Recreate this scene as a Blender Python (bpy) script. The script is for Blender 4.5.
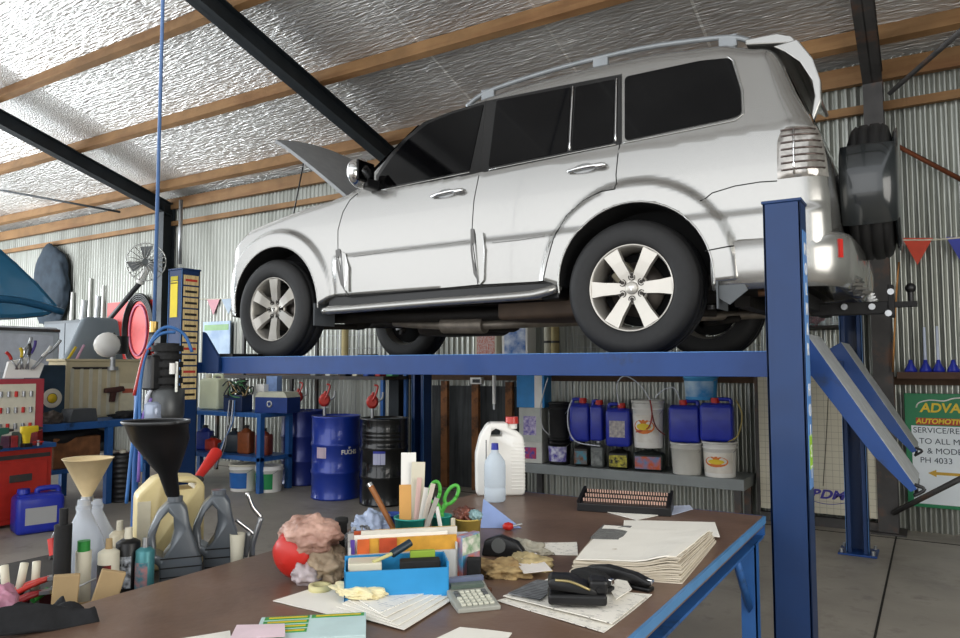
import bpy, bmesh, math, random
from mathutils import Vector, Matrix, noise
random.seed(7)
PI = math.pi
for o in list(bpy.data.objects): bpy.data.objects.remove(o)
SC = bpy.context.scene
C = SC.collection
# ------------------------------------------------------------ camera
F_, TH, RO, HC, AA = 727.23, .0638, .0015, 1.4119, .5558
fw = Vector((-math.sin(AA)*math.cos(TH), math.cos(AA)*math.cos(TH), math.sin(TH)))
rt = Vector((math.cos(AA), math.sin(AA), 0)); up = rt.cross(fw)
CAM = Vector((0, 0, HC))
cr, sr = math.cos(RO), math.sin(RO)
R2 = rt*cr - up*sr; U2 = rt*sr + up*cr
cam = bpy.data.cameras.new('camera'); co = bpy.data.objects.new('camera', cam); C.objects.link(co)
cam.sensor_width = 36; cam.lens = F_/960*36; cam.clip_end = 200; cam.clip_start = .05
mw = Matrix((( R2.x, U2.x, -fw.x, 0), (R2.y, U2.y, -fw.y, 0), (R2.z, U2.z, -fw.z, HC), (0, 0, 0, 1)))
co.matrix_world = mw
SC.camera = co
def ray(px, py):
    u, v = px-480, py-319
    return fw + rt*((u*cr - v*sr)/F_) - up*((u*sr + v*cr)/F_)
def at(px, py, X=None, Y=None, Z=None):
    d = ray(px, py)
    t = X/d.x if X is not None else (Y/d.y if Y is not None else (Z-HC)/d.z)
    return CAM + d*t
def col(px, X=None, Y=None, z=0, py=450):
    p = at(px, py, X=X, Y=Y); return Vector((p.x, p.y, z))
# ------------------------------------------------------------ world, daylight and right fill
SC.view_settings.view_transform = 'Standard'; SC.view_settings.look = 'None'
SC.view_settings.exposure = 0.43; SC.view_settings.gamma = 1
W = bpy.data.worlds.new('sky'); SC.world = W; W.use_nodes = True
bg = W.node_tree.nodes['Background']
bg.inputs['Color'].default_value = (.93, .965, 1, 1); bg.inputs['Strength'].default_value = 1.35
def area(name, loc, tgt, sx, sy, power, colr):
    l = bpy.data.lights.new(name, 'AREA'); l.shape = 'RECTANGLE'; l.size = sx; l.size_y = sy
    l.energy = power; l.color = colr
    o = bpy.data.objects.new(name, l); C.objects.link(o); o.location = loc
    o.rotation_euler = (Vector(tgt)-Vector(loc)).to_track_quat('-Z', 'Y').to_euler(); return o
area('daylight_front_opening', (-5.5, -2.4, 2.6), (-5.5, 5, 2.0), 12, 4.4, 110, (1, .985, .96))
area('daylight_left_opening', (-17.6, .5, 2.2), (-8, 2.5, 3.4), 6, 4, 950, (.9, .96, 1))
area('daylight_right_opening', (1.9, 1.6, 1.9), (-2.0, 4.2, .9), 2.4, 2.2, 60, (1, .96, .9))  # added fill light from the right, no opening there
# ------------------------------------------------------------ materials
def rgb(c):
    if isinstance(c, str):
        c = c.lstrip('#'); c = [int(c[i:i+2], 16)/255 for i in (0, 2, 4)]
        c = [x/12.92 if x <= .04045 else ((x+.055)/1.055)**2.4 for x in c]
    return (c[0], c[1], c[2], 1)
MC = {}
def mat(name, color, rough=.5, metal=0, var=.12, scale=12, bump=0, bscale=60, coat=0, trans=0, color2=None, ior=1.45, alpha=None):
    if name in MC: return MC[name]
    m = bpy.data.materials.new(name); m.use_nodes = True; MC[name] = m
    nt = m.node_tree; b = nt.nodes['Principled BSDF']
    b.inputs['Roughness'].default_value = rough; b.inputs['Metallic'].default_value = metal
    b.inputs['Coat Weight'].default_value = coat; b.inputs['Coat Roughness'].default_value = .05
    b.inputs['Transmission Weight'].default_value = trans; b.inputs['IOR'].default_value = ior
    c = rgb(color); c2 = rgb(color2) if color2 else tuple([x*(1-var) for x in c[:3]]+[1])
    tc = nt.nodes.new('ShaderNodeTexCoord'); n = nt.nodes.new('ShaderNodeTexNoise')
    n.inputs['Scale'].default_value = scale; n.inputs['Detail'].default_value = 4
    nt.links.new(tc.outputs['Object'], n.inputs['Vector'])
    r = nt.nodes.new('ShaderNodeValToRGB'); r.color_ramp.elements[0].position = .35; r.color_ramp.elements[1].position = .65
    r.color_ramp.elements[0].color = c2; r.color_ramp.elements[1].color = c
    nt.links.new(n.outputs['Fac'], r.inputs['Fac']); nt.links.new(r.outputs['Color'], b.inputs['Base Color'])
    if bump:
        n2 = nt.nodes.new('ShaderNodeTexNoise'); n2.inputs['Scale'].default_value = bscale; n2.inputs['Detail'].default_value = 3
        nt.links.new(tc.outputs['Object'], n2.inputs['Vector'])
        bp = nt.nodes.new('ShaderNodeBump'); bp.inputs['Strength'].default_value = bump; bp.inputs['Distance'].default_value = .01
        nt.links.new(n2.outputs['Fac'], bp.inputs['Height']); nt.links.new(bp.outputs['Normal'], b.inputs['Normal'])
    return m
def nodes(m): return m.node_tree, m.node_tree.nodes, m.node_tree.links
def grime(m, col2, scale=2.0, lo=.5, hi=.7, vec=(1, 1, 1)):
    """worn patches of another colour over the base colour"""
    nt, N, L = nodes(m); b = N['Principled BSDF']; src = b.inputs['Base Color'].links[0].from_socket
    tc = N.new('ShaderNodeTexCoord'); mp = N.new('ShaderNodeMapping'); mp.inputs['Scale'].default_value = vec
    n = N.new('ShaderNodeTexNoise'); n.inputs['Scale'].default_value = scale; n.inputs['Detail'].default_value = 8; n.inputs['Roughness'].default_value = .65
    L.new(tc.outputs['Object'], mp.inputs['Vector']); L.new(mp.outputs['Vector'], n.inputs['Vector'])
    r = N.new('ShaderNodeValToRGB'); r.color_ramp.elements[0].position = lo; r.color_ramp.elements[1].position = hi
    L.new(n.outputs['Fac'], r.inputs['Fac']); mx = N.new('ShaderNodeMixRGB')
    L.new(r.outputs['Color'], mx.inputs['Fac']); L.new(src, mx.inputs['Color1']); mx.inputs['Color2'].default_value = rgb(col2)
    L.new(mx.outputs['Color'], b.inputs['Base Color']); return m
silver = mat('silver_paint', (.345, .34, .325), .27, .75, .02, 40, coat=.8)
grey_bonnet = mat('bonnet_underside', '#8e9092', .5, .2)  # both bonnet faces; the silver's dark reflection is put into this grey
bblue = grime(mat('lift_blue', '#0d3a78', .5, .1, .15, 6, coat=.08), '#1b2b44', 3.5, .6, .72)
pblue = grime(mat('post_blue', '#0a2f5e', .48, .1, .15, 5, coat=.1), '#2a3038', 4, .62, .75, (1, 1, .5))
lblue = mat('edge_blue', '#5b8fd0', .4, .1)
benchblue = grime(mat('bench_blue', '#2c5fa0', .45, .1), '#1d3350', 5, .58, .7)
blk = mat('black_plastic', '#141416', .4, 0, .2)
blkm = mat('black_matt', '#1b1b1c', .75, 0, .3, bump=.2)
rubber = mat('tyre_rubber', '#1d1d1e', .62, 0, .2, 30)
well = mat('wheel_well', '#0c0c0d', .9)
glassd = mat('tinted_glass', '#050506', .05, 0, .1, ior=1.28)
chrome = mat('chrome', (.8, .8, .8), .12, 1, .03)
alloy = mat('alloy', (.50, .475, .43), .3, .55, .04)
steel = mat('steel', (.45, .46, .47), .35, .8, .2)
dsteel = grime(mat('dark_steel', '#4c4a49', .6, .3, .3, 6), '#6b4a35', 3, .55, .7)
white = mat('white_plastic', '#eceae4', .4, 0, .04)
offw = mat('off_white', '#d8d2bd', .55, 0, .08)
cream = mat('cream_plastic', '#e2cf98', .45, 0, .12)
red = mat('red_paint', '#c4342a', .35, 0, .15, coat=.3)
redp = mat('red_plastic', '#c92a22', .4)
blueP = mat('blue_plastic', '#2433a8', .35, 0, .15, coat=.1)
yel = mat('yellow', '#e3c52a', .5)
orange = mat('orange', '#d8742a', .5)
green = mat('green', '#2f8a3c', .4)
lgreen = mat('light_green', '#57b848', .35)
teal = mat('teal_plastic', '#2a9e92', .35)
brown = mat('brown', '#7a4a26', .6)
paper = mat('paper', '#eeeae0', .75, 0, .03, 8)
lightb = mat('light_blue', '#2f93cf', .45)
greyp = mat('grey_plastic', '#62686e', .35, .2, .1, coat=.3)
pink = mat('pink_bag', '#cfa898', .5, 0, .3, 14, bump=.4, bscale=30, color2='#8f6a5c')
kraft = mat('kraft', '#a87848', .8, 0, .2)
clear = mat('clear_plastic', (.82, .87, .92), .12, 0, .04, trans=.75, ior=1.15)
timber = grime(mat('timber', '#95714a', .75, 0, .3, 3, bump=.3, bscale=20), '#6e4626', 2.2, .48, .75, (.25, 3, 3))
def wallmat(name, c1, c2):
    m = mat(name, c1, .34, .75, .1, 1.2); grime(m, c2, 1.3, .45, .8, (3, 1, .25)); return m
corr = wallmat('corrugated_steel', '#a9aba4', '#74766e')
# concrete floor
conc = mat('concrete', '#a39c91', .5, 0, .16, 3, bump=.15, bscale=30)
grime(conc, '#5a554f', 1.1, .52, .85); grime(conc, '#7d7770', 6, .55, .75)
# reflective foil under the roof sheets, strips run down the slope
foil = bpy.data.materials.new('roof_foil'); foil.use_nodes = True
def foil_nodes():
    nt, N, L = nodes(foil); b = N['Principled BSDF']; b.inputs['Metallic'].default_value = .75
    tc = N.new('ShaderNodeTexCoord'); sx = N.new('ShaderNodeSeparateXYZ'); L.new(tc.outputs['Object'], sx.inputs[0])
    def math_(op, a, v=None, w=None):
        n = N.new('ShaderNodeMath'); n.operation = op
        for i, q in enumerate((a, v)):
            if q is None: continue
            if isinstance(q, (int, float)): n.inputs[i].default_value = q
            else: L.new(q, n.inputs[i])
        return n.outputs[0]
    s = math_('DIVIDE', math_('ADD', sx.outputs['X'], .35), 1.3); fl = math_('FLOOR', s); fr = math_('FRACT', s)
    wn = N.new('ShaderNodeTexWhiteNoise'); wn.noise_dimensions = '1D'; L.new(fl, wn.inputs['W'])
    # crinkles across the strip
    mp = N.new('ShaderNodeMapping'); mp.inputs['Scale'].default_value = (7, 48, 1); L.new(tc.outputs['Object'], mp.inputs['Vector'])
    n1 = N.new('ShaderNodeTexNoise'); n1.inputs['Scale'].default_value = 1; n1.inputs['Detail'].default_value = 3; n1.inputs['Distortion'].default_value = .4
    L.new(mp.outputs['Vector'], n1.inputs['Vector'])
    n2 = N.new('ShaderNodeTexNoise'); n2.inputs['Scale'].default_value = 55; n2.inputs['Detail'].default_value = 2
    L.new(tc.outputs['Object'], n2.inputs['Vector'])
    n3 = N.new('ShaderNodeTexNoise'); n3.inputs['Scale'].default_value = .9; L.new(tc.outputs['Object'], n3.inputs['Vector'])
    sel = math_('GREATER_THAN', wn.outputs['Value'], .72)
    mx = N.new('ShaderNodeMix'); L.new(sel, mx.inputs[0]); L.new(n1.outputs['Fac'], mx.inputs[2]); L.new(n2.outputs['Fac'], mx.inputs[3])
    bp = N.new('ShaderNodeBump'); bp.inputs['Strength'].default_value = 1; bp.inputs['Distance'].default_value = .028
    L.new(mx.outputs[0], bp.inputs['Height']); L.new(bp.outputs['Normal'], b.inputs['Normal'])
    r = N.new('ShaderNodeValToRGB'); r.color_ramp.elements[0].position = .3; r.color_ramp.elements[1].position = .75
    r.color_ramp.elements[0].color = (.52, .51, .5, 1); r.color_ramp.elements[1].color = (.8, .8, .79, 1)
    L.new(math_('ADD', math_('MULTIPLY', wn.outputs['Value'], .35), math_('MULTIPLY', n3.outputs['Fac'], .8)), r.inputs['Fac'])
    seam = math_('LESS_THAN', fr, .02); m2 = N.new('ShaderNodeMixRGB'); L.new(seam, m2.inputs['Fac'])
    L.new(r.outputs['Color'], m2.inputs['Color1']); m2.inputs['Color2'].default_value = (.85, .85, .83, 1)
    L.new(m2.outputs['Color'], b.inputs['Base Color']); b.inputs['Roughness'].default_value = .38
foil_nodes()
ttop = mat('bench_top', '#755c4d', .36, 0, .2, 3, bump=.08, bscale=40)
grime(ttop, '#4a342b', 2.2, .52, .78); grime(ttop, '#8f8075', 3.1, .6, .85)
def printed(name, base='#eeeae0', ink='#555555', rows=90, cover=.58):
    """paper with rows of small print"""
    m = mat(name, base, .7, 0, .02); nt, N, L = nodes(m); b = N['Principled BSDF']; src = b.inputs['Base Color'].links[0].from_socket
    tc = N.new('ShaderNodeTexCoord'); mp = N.new('ShaderNodeMapping'); mp.inputs['Scale'].default_value = (60, rows, 1); L.new(tc.outputs['Object'], mp.inputs['Vector'])
    w = N.new('ShaderNodeTexWave'); w.bands_direction = 'Y'; w.inputs['Scale'].default_value = .5; L.new(mp.outputs['Vector'], w.inputs['Vector'])
    n = N.new('ShaderNodeTexNoise'); n.inputs['Scale'].default_value = .6; L.new(mp.outputs['Vector'], n.inputs['Vector'])
    mu = N.new('ShaderNodeMath'); mu.operation = 'MULTIPLY'; L.new(w.outputs['Fac'], mu.inputs[0]); L.new(n.outputs['Fac'], mu.inputs[1])
    r = N.new('ShaderNodeValToRGB'); r.color_ramp.elements[0].position = cover-.05; r.color_ramp.elements[1].position = cover; L.new(mu.outputs[0], r.inputs['Fac'])
    mx = N.new('ShaderNodeMixRGB'); L.new(r.outputs['Color'], mx.inputs['Fac']); L.new(src, mx.inputs['Color1']); mx.inputs['Color2'].default_value = rgb(ink)
    L.new(mx.outputs['Color'], b.inputs['Base Color']); return m
prnt = printed('printed_paper')
def layered(name, c1, c2, sc=900):
    m = mat(name, c1, .8, 0, .05); nt, N, L = nodes(m); b = N['Principled BSDF']; src = b.inputs['Base Color'].links[0].from_socket
    tc = N.new('ShaderNodeTexCoord'); mp = N.new('ShaderNodeMapping'); mp.inputs['Scale'].default_value = (3, 3, sc); L.new(tc.outputs['Object'], mp.inputs['Vector'])
    n = N.new('ShaderNodeTexNoise'); n.inputs['Scale'].default_value = .3; L.new(mp.outputs['Vector'], n.inputs['Vector'])
    mx = N.new('ShaderNodeMixRGB'); L.new(n.outputs['Fac'], mx.inputs['Fac']); L.new(src, mx.inputs['Color1']); mx.inputs['Color2'].default_value = rgb(c2)
    L.new(mx.outputs['Color'], b.inputs['Base Color']); return m
pagesm = layered('page_edges', '#efe9da', '#8f7c60', 1500)
# ------------------------------------------------------------ mesh builder
class MB:
    def __init__(s): s.v = []; s.f = []; s.m = []; s.s = []
    def add(s, vs, fs, mi=0, smooth=False, M=None):
        k = len(s.v)
        s.v += [tuple(M @ Vector(q)) if M else tuple(q) for q in vs]
        s.f += [tuple(i+k for i in f) for f in fs]; s.m += [mi]*len(fs); s.s += [smooth]*len(fs); return s
    def bm(s, bm, mi=0, smooth=False, M=None):
        bm.verts.index_update()
        s.add([v.co.copy() for v in bm.verts], [[v.index for v in f.verts] for f in bm.faces], mi, smooth, M); bm.free(); return s
    def box(s, x0, x1, y0, y1, z0, z1, bev=0, mi=0, M=None, seg=2):
        if not bev:
            vs = [(x, y, z) for x in (x0, x1) for y in (y0, y1) for z in (z0, z1)]
            return s.add(vs, [(0, 1, 3, 2), (4, 6, 7, 5), (0, 4, 5, 1), (2, 3, 7, 6), (0, 2, 6, 4), (1, 5, 7, 3)], mi, False, M)
        b = bmesh.new(); bmesh.ops.create_cube(b, size=1)
        for v in b.verts: v.co = Vector(((x0+x1)/2+v.co.x*(x1-x0), (y0+y1)/2+v.co.y*(y1-y0), (z0+z1)/2+v.co.z*(z1-z0)))
        bmesh.ops.bevel(b, geom=b.edges[:], offset=bev, segments=seg, affect='EDGES', profile=.5)
        return s.bm(b, mi, bev > .012, M)
    def cyl(s, p0, p1, r0, r1=None, n=16, caps=True, mi=0, M=None, smooth=True):
        p0 = Vector(p0); p1 = Vector(p1); r1 = r0 if r1 is None else r1
        q = (p1-p0).to_track_quat('Z', 'Y'); vs = []
        for p, r in ((p0, r0), (p1, r1)):
            for i in range(n): vs.append(p + q @ Vector((r*math.cos(2*PI*i/n), r*math.sin(2*PI*i/n), 0)))
        s.add(vs, [(i, (i+1) % n, n+(i+1) % n, n+i) for i in range(n)], mi, smooth, M)
        if caps: s.add(vs, [tuple(range(n-1, -1, -1)), tuple(range(n, 2*n))], mi, False, M)
        return s
    def tube(s, path, r, n=8, mi=0, M=None, sub=0):
        P_ = [Vector(p) for p in path]
        if sub:
            Q = []
            for i in range(len(P_)-1):
                a = P_[max(i-1, 0)]; b = P_[i]; c = P_[i+1]; d = P_[min(i+2, len(P_)-1)]
                for k in range(sub):
                    t = k/sub; Q.append(.5*((2*b)+(c-a)*t+(2*a-5*b+4*c-d)*t*t+(3*b-a-3*c+d)*t**3))
            P_ = Q+[P_[-1]]
        vs = []; q = None
        for i, p in enumerate(P_):
            d = (P_[min(i+1, len(P_)-1)]-P_[max(i-1, 0)]).normalized()
            if q is None: q = d.to_track_quat('Z', 'Y')
            else: q = (q @ Vector((0, 0, 1))).rotation_difference(d) @ q
            for k in range(n): vs.append(p + q @ Vector((r*math.cos(2*PI*k/n), r*math.sin(2*PI*k/n), 0)))
        m = len(P_)
        fs = [(i*n+k, i*n+(k+1) % n, (i+1)*n+(k+1) % n, (i+1)*n+k) for i in range(m-1) for k in range(n)]
        fs += [tuple(range(n-1, -1, -1)), tuple(range((m-1)*n, m*n))]
        return s.add(vs, fs, mi, True, M)
    def lathe(s, prof, n=24, M=None, mi=0, smooth=True, a0=0, a1=2*PI, c=(0, 0, 0)):
        full = abs(a1-a0-2*PI) < 1e-6; k = n if full else n+1; vs = []
        for r, z in prof:
            for i in range(k):
                a = a0+(a1-a0)*i/n; vs.append((c[0]+r*math.cos(a), c[1]+r*math.sin(a), c[2]+z))
        fs = []
        for j in range(len(prof)-1):
            for i in range(n):
                i2 = (i+1) % k; fs.append((j*k+i, j*k+i2, (j+1)*k+i2, (j+1)*k+i))
        return s.add(vs, fs, mi, smooth, M)
    def prism(s, poly, d0, d1, axis='y', mi=0, M=None, bev=0, smooth=False):
        """poly in the plane across axis, pushed from d0 to d1"""
        f = {'y': lambda a, b, d: (a, d, b), 'x': lambda a, b, d: (d, a, b), 'z': lambda a, b, d: (a, b, d)}[axis]
        b = bmesh.new(); vs = [b.verts.new(f(p[0], p[1], d0)) for p in poly]; fa = b.faces.new(vs)
        ex = bmesh.ops.extrude_face_region(b, geom=[fa]); dv = Vector(f(0, 0, d1-d0))
        for e in ex['geom']:
            if isinstance(e, bmesh.types.BMVert): e.co += dv
        bmesh.ops.recalc_face_normals(b, faces=b.faces[:])
        if bev: bmesh.ops.bevel(b, geom=b.edges[:], offset=bev, segments=2, affect='EDGES', profile=.5)
        return s.bm(b, mi, smooth, M)
    def ell(s, c, r, n=16, mi=0, M=None):
        if isinstance(r, (int, float)): r = (r, r, r)
        b = bmesh.new(); bmesh.ops.create_uvsphere(b, u_segments=n, v_segments=max(6, n//2), radius=1)
        for v in b.verts: v.co = Vector((c[0]+v.co.x*r[0], c[1]+v.co.y*r[1], c[2]+v.co.z*r[2]))
        return s.bm(b, mi, True, M)
    def blob(s, c, r, amp=.3, fr=3, sub=4, seed=0, mi=0, M=None, flat=None, fine=0):
        b = bmesh.new(); bmesh.ops.create_icosphere(b, subdivisions=sub, radius=1)
        for v in b.verts:
            d = v.co.normalized(); k = 1+amp*noise.noise(d*fr+Vector((seed, 0, 0)))+fine*noise.noise(d*fr*4+Vector((seed, 5, 0)))+amp*.5*abs(noise.noise(d*fr*2.2+Vector((0, seed, 0))))
            v.co = Vector((c[0]+d.x*r[0]*k, c[1]+d.y*r[1]*k, c[2]+d.z*r[2]*k))
            if flat is not None and v.co.z < flat: v.co.z = flat
        return s.bm(b, mi, True, M)
    def sheet(s, pts, th=.0015, n=8, wav=0, seed=0, mi=0, lift=None, M=None):
        """thin four-cornered sheet with a slight curl; pts corners at (x,y), z"""
        a, b, c, d = [Vector(p) for p in pts]; vs = []
        for k in (0, 1):
            for i in range(n+1):
                for j in range(n+1):
                    u, v = i/n, j/n; p = (a*(1-u)+b*u)*(1-v)+(d*(1-u)+c*u)*v
                    z = wav*(.5+.5*noise.noise(Vector((p.x*9+seed, p.y*9, seed))))
                    if lift: z += lift(u, v)
                    vs.append((p.x, p.y, p.z+z+(th if k else 0)))
        w = n+1; o = w*w; fs = []
        for i in range(n):
            for j in range(n):
                q = (i*w+j, (i+1)*w+j, (i+1)*w+j+1, i*w+j+1); fs.append(q[::-1]); fs.append(tuple(x+o for x in q))
        for i in range(n):
            for a_, b_ in ((i*w, (i+1)*w), (i*w+n, (i+1)*w+n), (i, i+1), (n*w+i, n*w+i+1)): fs.append((a_, b_, b_+o, a_+o))
        return s.add(vs, fs, mi, False, M)
    def build(s, name, mats, parent=None, world=False):
        if not isinstance(mats, (list, tuple)): mats = [mats]
        me = bpy.data.meshes.new(name); vs = s.v
        if world and parent:
            l = parent.location if parent.parent is None else parent.parent.location
            vs = [(x-l.x, y-l.y, z-l.z) for x, y, z in vs]
        me.from_pydata(vs, [], s.f)
        for m in mats: me.materials.append(m)
        me.polygons.foreach_set('material_index', s.m); me.polygons.foreach_set('use_smooth', s.s)
        b = bmesh.new(); b.from_mesh(me); bmesh.ops.recalc_face_normals(b, faces=b.faces[:]); b.to_mesh(me); b.free()
        me.update(); o = bpy.data.objects.new(name, me); C.objects.link(o)
        if parent: o.parent = parent
        return o
def tag(o, label=None, cat=None, group=None, kind=None):
    if label: o['label'] = label
    if cat: o['category'] = cat
    if group: o['group'] = group
    if kind: o['kind'] = kind
    return o
def thing(name, label, cat, loc=(0, 0, 0), rz=0, group=None):
    o = bpy.data.objects.new(name, None); C.objects.link(o); o.location = loc; o.rotation_euler = (0, 0, rz); o.empty_display_size = .1
    return tag(o, label, cat, group)
def single(mb, name, m, label, cat, loc=(0, 0, 0), rz=0, group=None):
    o = mb.build(name, m); o.location = loc; o.rotation_euler = (0, 0, rz); return tag(o, label, cat, group)
def struct(mb, name, m, label=None):
    o = mb.build(name, m); return tag(o, label, None, None, 'structure')
def dup(root, loc, label=None, rz=None, group=None):
    r = root.copy(); C.objects.link(r); r.location = loc
    if rz is not None: r.rotation_euler = (0, 0, rz)
    if label: r['label'] = label
    if group: r['group'] = group
    for ch in list(root.children):
        c = ch.copy(); C.objects.link(c); c.parent = r
        for g in ch.children:
            d = g.copy(); C.objects.link(d); d.parent = c
    return r
def text(s, size, M, m, parent=None, name='lettering', depth=.001, sx=1, shear=0, bold=0, align='CENTER'):
    cu = bpy.data.curves.new('t', 'FONT'); cu.body = s; cu.size = size; cu.extrude = depth; cu.align_x = align; cu.align_y = 'CENTER'; cu.shear = shear; cu.offset = bold
    o = bpy.data.objects.new('t', cu); C.objects.link(o); dg = bpy.context.evaluated_depsgraph_get(); dg.update()
    me = bpy.data.meshes.new_from_object(o.evaluated_get(dg)); bpy.data.objects.remove(o)
    for v in me.vertices: v.co = M @ Vector((v.co.x*sx, v.co.y, v.co.z))
    me.materials.clear(); me.materials.append(m); ob = bpy.data.objects.new(name, me); C.objects.link(ob)
    if parent: ob.parent = parent
    return ob
def facing(px, py, pz, yaw=0):   # text upright, readable by a viewer looking along +y (yaw about z)
    return Matrix.Translation((px, py, pz)) @ Matrix.Rotation(yaw, 4, 'Z') @ Matrix.Rotation(PI/2, 4, 'X')
T = Matrix.Translation
def RZ(a): return Matrix.Rotation(a, 4, 'Z')
def RX(a): return Matrix.Rotation(a, 4, 'X')
def RY(a): return Matrix.Rotation(a, 4, 'Y')
# ============================================================ the shed
YW = 7.3
def zroof(y): return 4.14 + .3*(YW-y)
b = MB(); b.box(-26, 4, -9, 12, -.1, 0); struct(b, 'floor', conc)
# floor joints
b = MB(); b.box(-.31, -.298, 2.5, 7.3, 0, .003); b.box(-20, 3, 6.9, 6.915, 0, .003); struct(b, 'trim_1', mat('joint_dirt', '#25211e', .9))
def corrugated(x0, x1, z0, z1, M=None, amp=.016):
    n = int((x1-x0)/.076*6); vs = []; fs = []
    for k, d in ((0, 0), (1, .012)):
        for i in range(n+1):
            x = x0+(x1-x0)*i/n; y = amp*math.sin(2*PI*(x-x0)/.076)+d
            vs += [(x, y, z0), (x, y, z1)]
    for k in (0, 1):
        o = k*2*(n+1)
        for i in range(n): fs.append((o+2*i, o+2*i+2, o+2*i+3, o+2*i+1))
    return MB().add(vs, fs, 0, True, M)
struct(corrugated(-18.2, 2.6, -.02, 4.16, T((0, YW, 0))), 'wall_back', corr)
struct(corrugated(-4, 7.3, -.02, 5.0, T((2.6, 0, 0)) @ RZ(PI/2)), 'wall_right', corr)  # unseen wall, added to darken the car's rear and the ceiling at right
# roof lining
b = MB(); y0, y1 = -4.0, YW+.25
b.add([(-18.4, y0, zroof(y0)), (2.8, y0, zroof(y0)), (2.8, y1, zroof(y1)), (-18.4, y1, zroof(y1)),
       (-18.4, y0, zroof(y0)+.05), (2.8, y0, zroof(y0)+.05), (2.8, y1, zroof(y1)+.05), (-18.4, y1, zroof(y1)+.05)],
      [(0, 1, 2, 3), (7, 6, 5, 4), (0, 4, 5, 1), (1, 5, 6, 2), (2, 6, 7, 3), (3, 7, 4, 0)])
struct(b, 'ceiling', foil)
tn = [2]
def trim(mb, m, label=None):
    tn[0] += 1; return struct(mb, 'trim_%d' % tn[0], m, label)
for k, y in enumerate((2.25, 3.4, 4.55, 5.7, 6.88)):
    z = zroof(y)-.005; b = MB(); M = T((0, y, z)) @ RX(-math.atan(.3))
    b.box(-18.2, 2.6, -.04, .04, -.15, 0, M=M); trim(b, timber)
b = MB(); b.box(-18.2, 2.58, YW-.09, YW-.02, 3.93, 4.10); trim(b, timber)
b = MB(); b.box(-18.2, 2.58, YW-.075, YW-.02, 3.66, 3.735); trim(b, timber)
b = MB(); b.box(-9.0, 2.58, YW-.07, YW-.02, 1.24, 1.31); trim(b, grime(mat('old_timber', '#5d4634', .8, 0, .3, 4), '#2e241c', 2, .5, .7))
# portal frames: column and rafter as I sections
def ibeam(mb, L_, w, d, t=.012, M=None):
    mb.box(-w/2, w/2, 0, L_, -d, -d+t, M=M); mb.box(-w/2, w/2, 0, L_, -t, 0, M=M); mb.box(-t/2, t/2, 0, L_, -d, 0, M=M)
for x, m in ((-.36, dsteel), (-5.62, mat('frame_dark', '#2b3136', .55, .2, .3, 4)), (-10.35, mat('frame_dark', '#2b3136', .55, .2))):
    b = MB(); yb = -3.9; L_ = (YW-.05-yb)/math.cos(math.atan(.3))
    M = T((x, YW-.05, zroof(YW-.05)-.155)) @ RX(-math.atan(.3)) @ RZ(PI)
    ibeam(b, L_, .15, .2, M=M); trim(b, m)
    b = MB(); M = T((x, YW-.03, 0)) @ RX(PI/2)
    b.box(x-.075, x+.075, YW-.26, YW-.245, 0, zroof(YW)-.2); b.box(x-.075, x+.075, YW-.065, YW-.05, 0, zroof(YW)-.2); b.box(x-.006, x+.006, YW-.25, YW-.06, 0, zroof(YW)-.2)
    b.box(x-.13, x+.13, YW-.32, YW-.01, 0, .015); trim(b, m)
def rod(p, q, w=.025, m=dsteel):
    b = MB(); b.tube([p, q], w, 4); return trim(b, m)
rod(at(890, 93, Y=6.9), at(962, 30, Y=5.4))
rod(at(886, 140, Y=7.1), at(962, 180, Y=7.15), .02, mat('rusty', '#7a4226', .8, .2, .3))
rod(at(893, 513, Y=7.0), at(962, 478, Y=6.6), .022)
rod(at(0, 190, Y=6.2), at(120, 212, Y=6.9), .018, mat('frame_dark', '#2b3136', .55))
b = MB(); b.tube([at(181, 200, Y=6.95), at(180, 264, Y=6.95)], .03, 8); trim(b, steel)
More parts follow.
